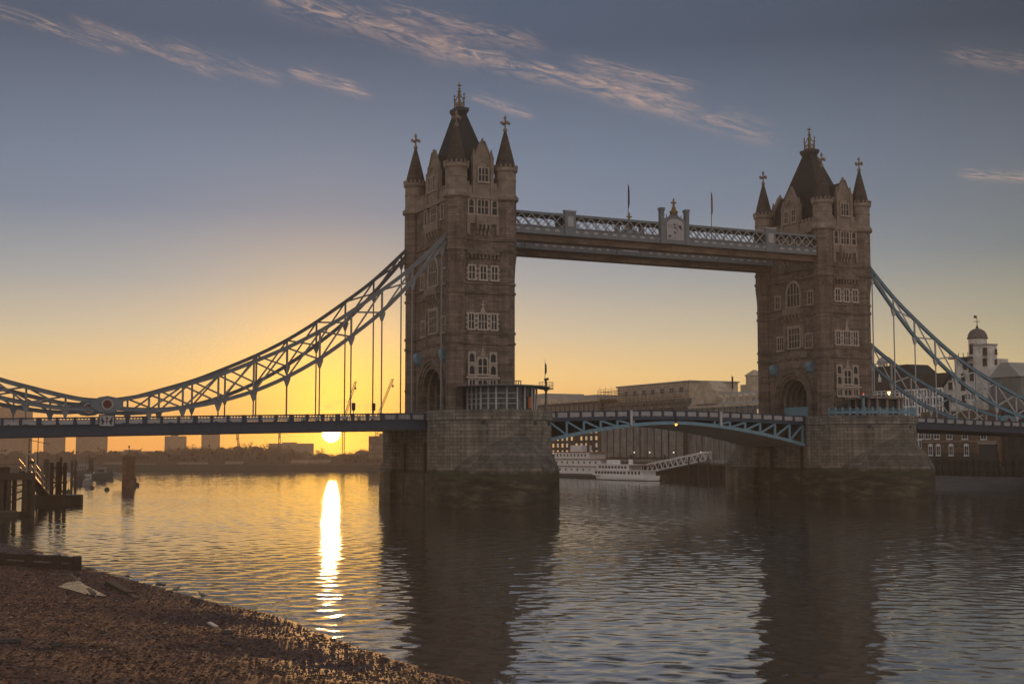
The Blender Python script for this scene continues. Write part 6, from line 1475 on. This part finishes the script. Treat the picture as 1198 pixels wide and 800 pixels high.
# ================================================================== ON THE BEACH
def bz(x, y): return float(beach_z(np.array([x]), np.array([y]))[0][0])
def on_beach(u, v):
    q = at(u, v, 'z', 0)
    for _ in range(8): q = at(u, v, 'z', bz(q.x, q.y))
    return q
a_, b_ = on_beach(-14, 660), on_beach(93, 666)
r = thing('timber_groyne', 'long dark waterlogged beam lying across the beach at the left edge', 'beam', tuple(a_))
for k, (o_, h_) in enumerate(((0, .15), (0, .75))): MB().beam(a_ + Vector((0, o_, h_)), b_ + Vector((0, o_, h_)), .55, .42).build('beam', timber, r)
for t_ in (.15, .45, .75, .97): q = a_.lerp(b_, t_); MB().box(q.x - .3, q.x + .3, q.y - .45, q.y + .35, q.z - .6, q.z + 1.05).build('post', timber, r)
def plank_(u0, v0, u1, v1, w_, t_, lab, m, lift=.12):
    A, B = on_beach(u0, v0), on_beach(u1, v1); A.z += lift; B.z += lift * .6; return tag(MB().beam(A, B, w_, t_).build('driftwood_plank', m, None, loc=tuple(A)), lab, 'driftwood', 'driftwood on the beach')
plank_(128, 684, 153, 696, .55, .3, 'dark plank of driftwood on the wet shingle right of the pool', timber)
plank_(152, 697, 160, 701, .3, .12, 'short pale end of driftwood below the dark plank', timber2)
plank_(82, 674, 110, 696, .28, .14, 'thin grey plank slanting across the shining pool', timber2)
plank_(245, 730, 253, 734, .22, .1, 'small pale splinter of wood on the shingle near the water', offwhite, .08)
plank_(44, 650, 56, 651, .3, .15, 'short pale plank behind the long beam at the left', sunlit)
m, t, p = mat('pool_water'); tc = t.new('ShaderNodeTexCoord').outputs['Object']; b2 = t.new('ShaderNodeBump'); b2.inputs['Distance'].default_value = .05; t.put(b2.inputs['Height'], t.noise(tc, 1.5, 3)); t.l.new(b2.outputs[0], p.inputs['Normal'])
p.inputs['Base Color'].default_value = (.05, .04, .03, 1); p.inputs['Roughness'].default_value = .06; p.inputs['IOR'].default_value = 1.33
poolpx = [(68, 686), (78, 681), (92, 679), (100, 684), (112, 690), (125, 697), (112, 696), (98, 694), (84, 690)]
qs = [on_beach(u, v) for u, v in poolpx]; zz = sum(q.z for q in qs) / len(qs) + .12
pts = [(at(u, v, 'z', zz).x, at(u, v, 'z', zz).y) for u, v in poolpx]
struct(MB().vprism(pts, zz - .5, zz).build('tide_pool', m))
def bird(u, v, rz, lab, s=1.0, nm='gull', water=False):
    q = J(u, v) if water else on_beach(u, v); q.z = max(q.z, 0)
    root = thing(nm, lab, 'bird', tuple(q), 'birds at the water edge')
    P = [(0, 0, .22), (.12, 0, .25), (.20, 0, .33), (.26, 0, .38), (.33, 0, .365), (-.14, 0, .22), (-.30, 0, .2), (.02, .05, .1), (.03, .05, .0), (.02, -.05, .1), (.03, -.05, 0)]
    E = [(0, 1), (1, 2), (2, 3), (3, 4), (0, 5), (5, 6), (0, 7), (7, 8), (0, 9), (9, 10)]
    o = skin_body('body', [tuple(c * s for c in p_) for p_ in P], E, [c * s for c in (.09, .075, .045, .05, .012, .07, .02, .014, .012, .014, .012)], greymetal, root, rotz=rz); return root
bird(206.5, 693.5, .5, 'gull standing at the water edge, left of the two', 1.25)
bird(236.5, 700.5, 2.2, 'gull standing at the water edge, right of the two', 1.25)
for k, (u, v) in enumerate(((186, 684.5), (191.5, 685.5), (149, 675), (163, 675.5), (228, 702), (233, 704), (254, 708.5), (17, 752), (262, 722), (118, 740), (5, 752), (66, 756), (265, 741), (268, 755))):
    q = on_beach(u, v); s_ = rng.uniform(.14, .32)
    pts = [Vector(d) for d in ((1, .1, 0), (.4, .9, .1), (-.7, .7, 0), (-1, -.2, .1), (-.3, -.9, 0), (.6, -.8, .05))]
    mb = MB().ringstack([[(q.x + p_.x * s_ * f * rng.uniform(.85, 1.15), q.y + p_.y * s_ * .8 * f * rng.uniform(.85, 1.15), q.z + z * s_) for p_ in pts] for f, z in ((.9, -.2), (1, .2), (.75, .5), (.3, .65))])
    lab = ['dark stone at the water edge left of the gulls', 'dark wet stone on the shingle in the foreground'][0 if v < 712 else 1]
    tag(mb.build('stone', darkmetal, None, loc=tuple(q)), lab, 'stone', 'stones at the water edge' if v < 712 else 'stones on the foreground shingle')
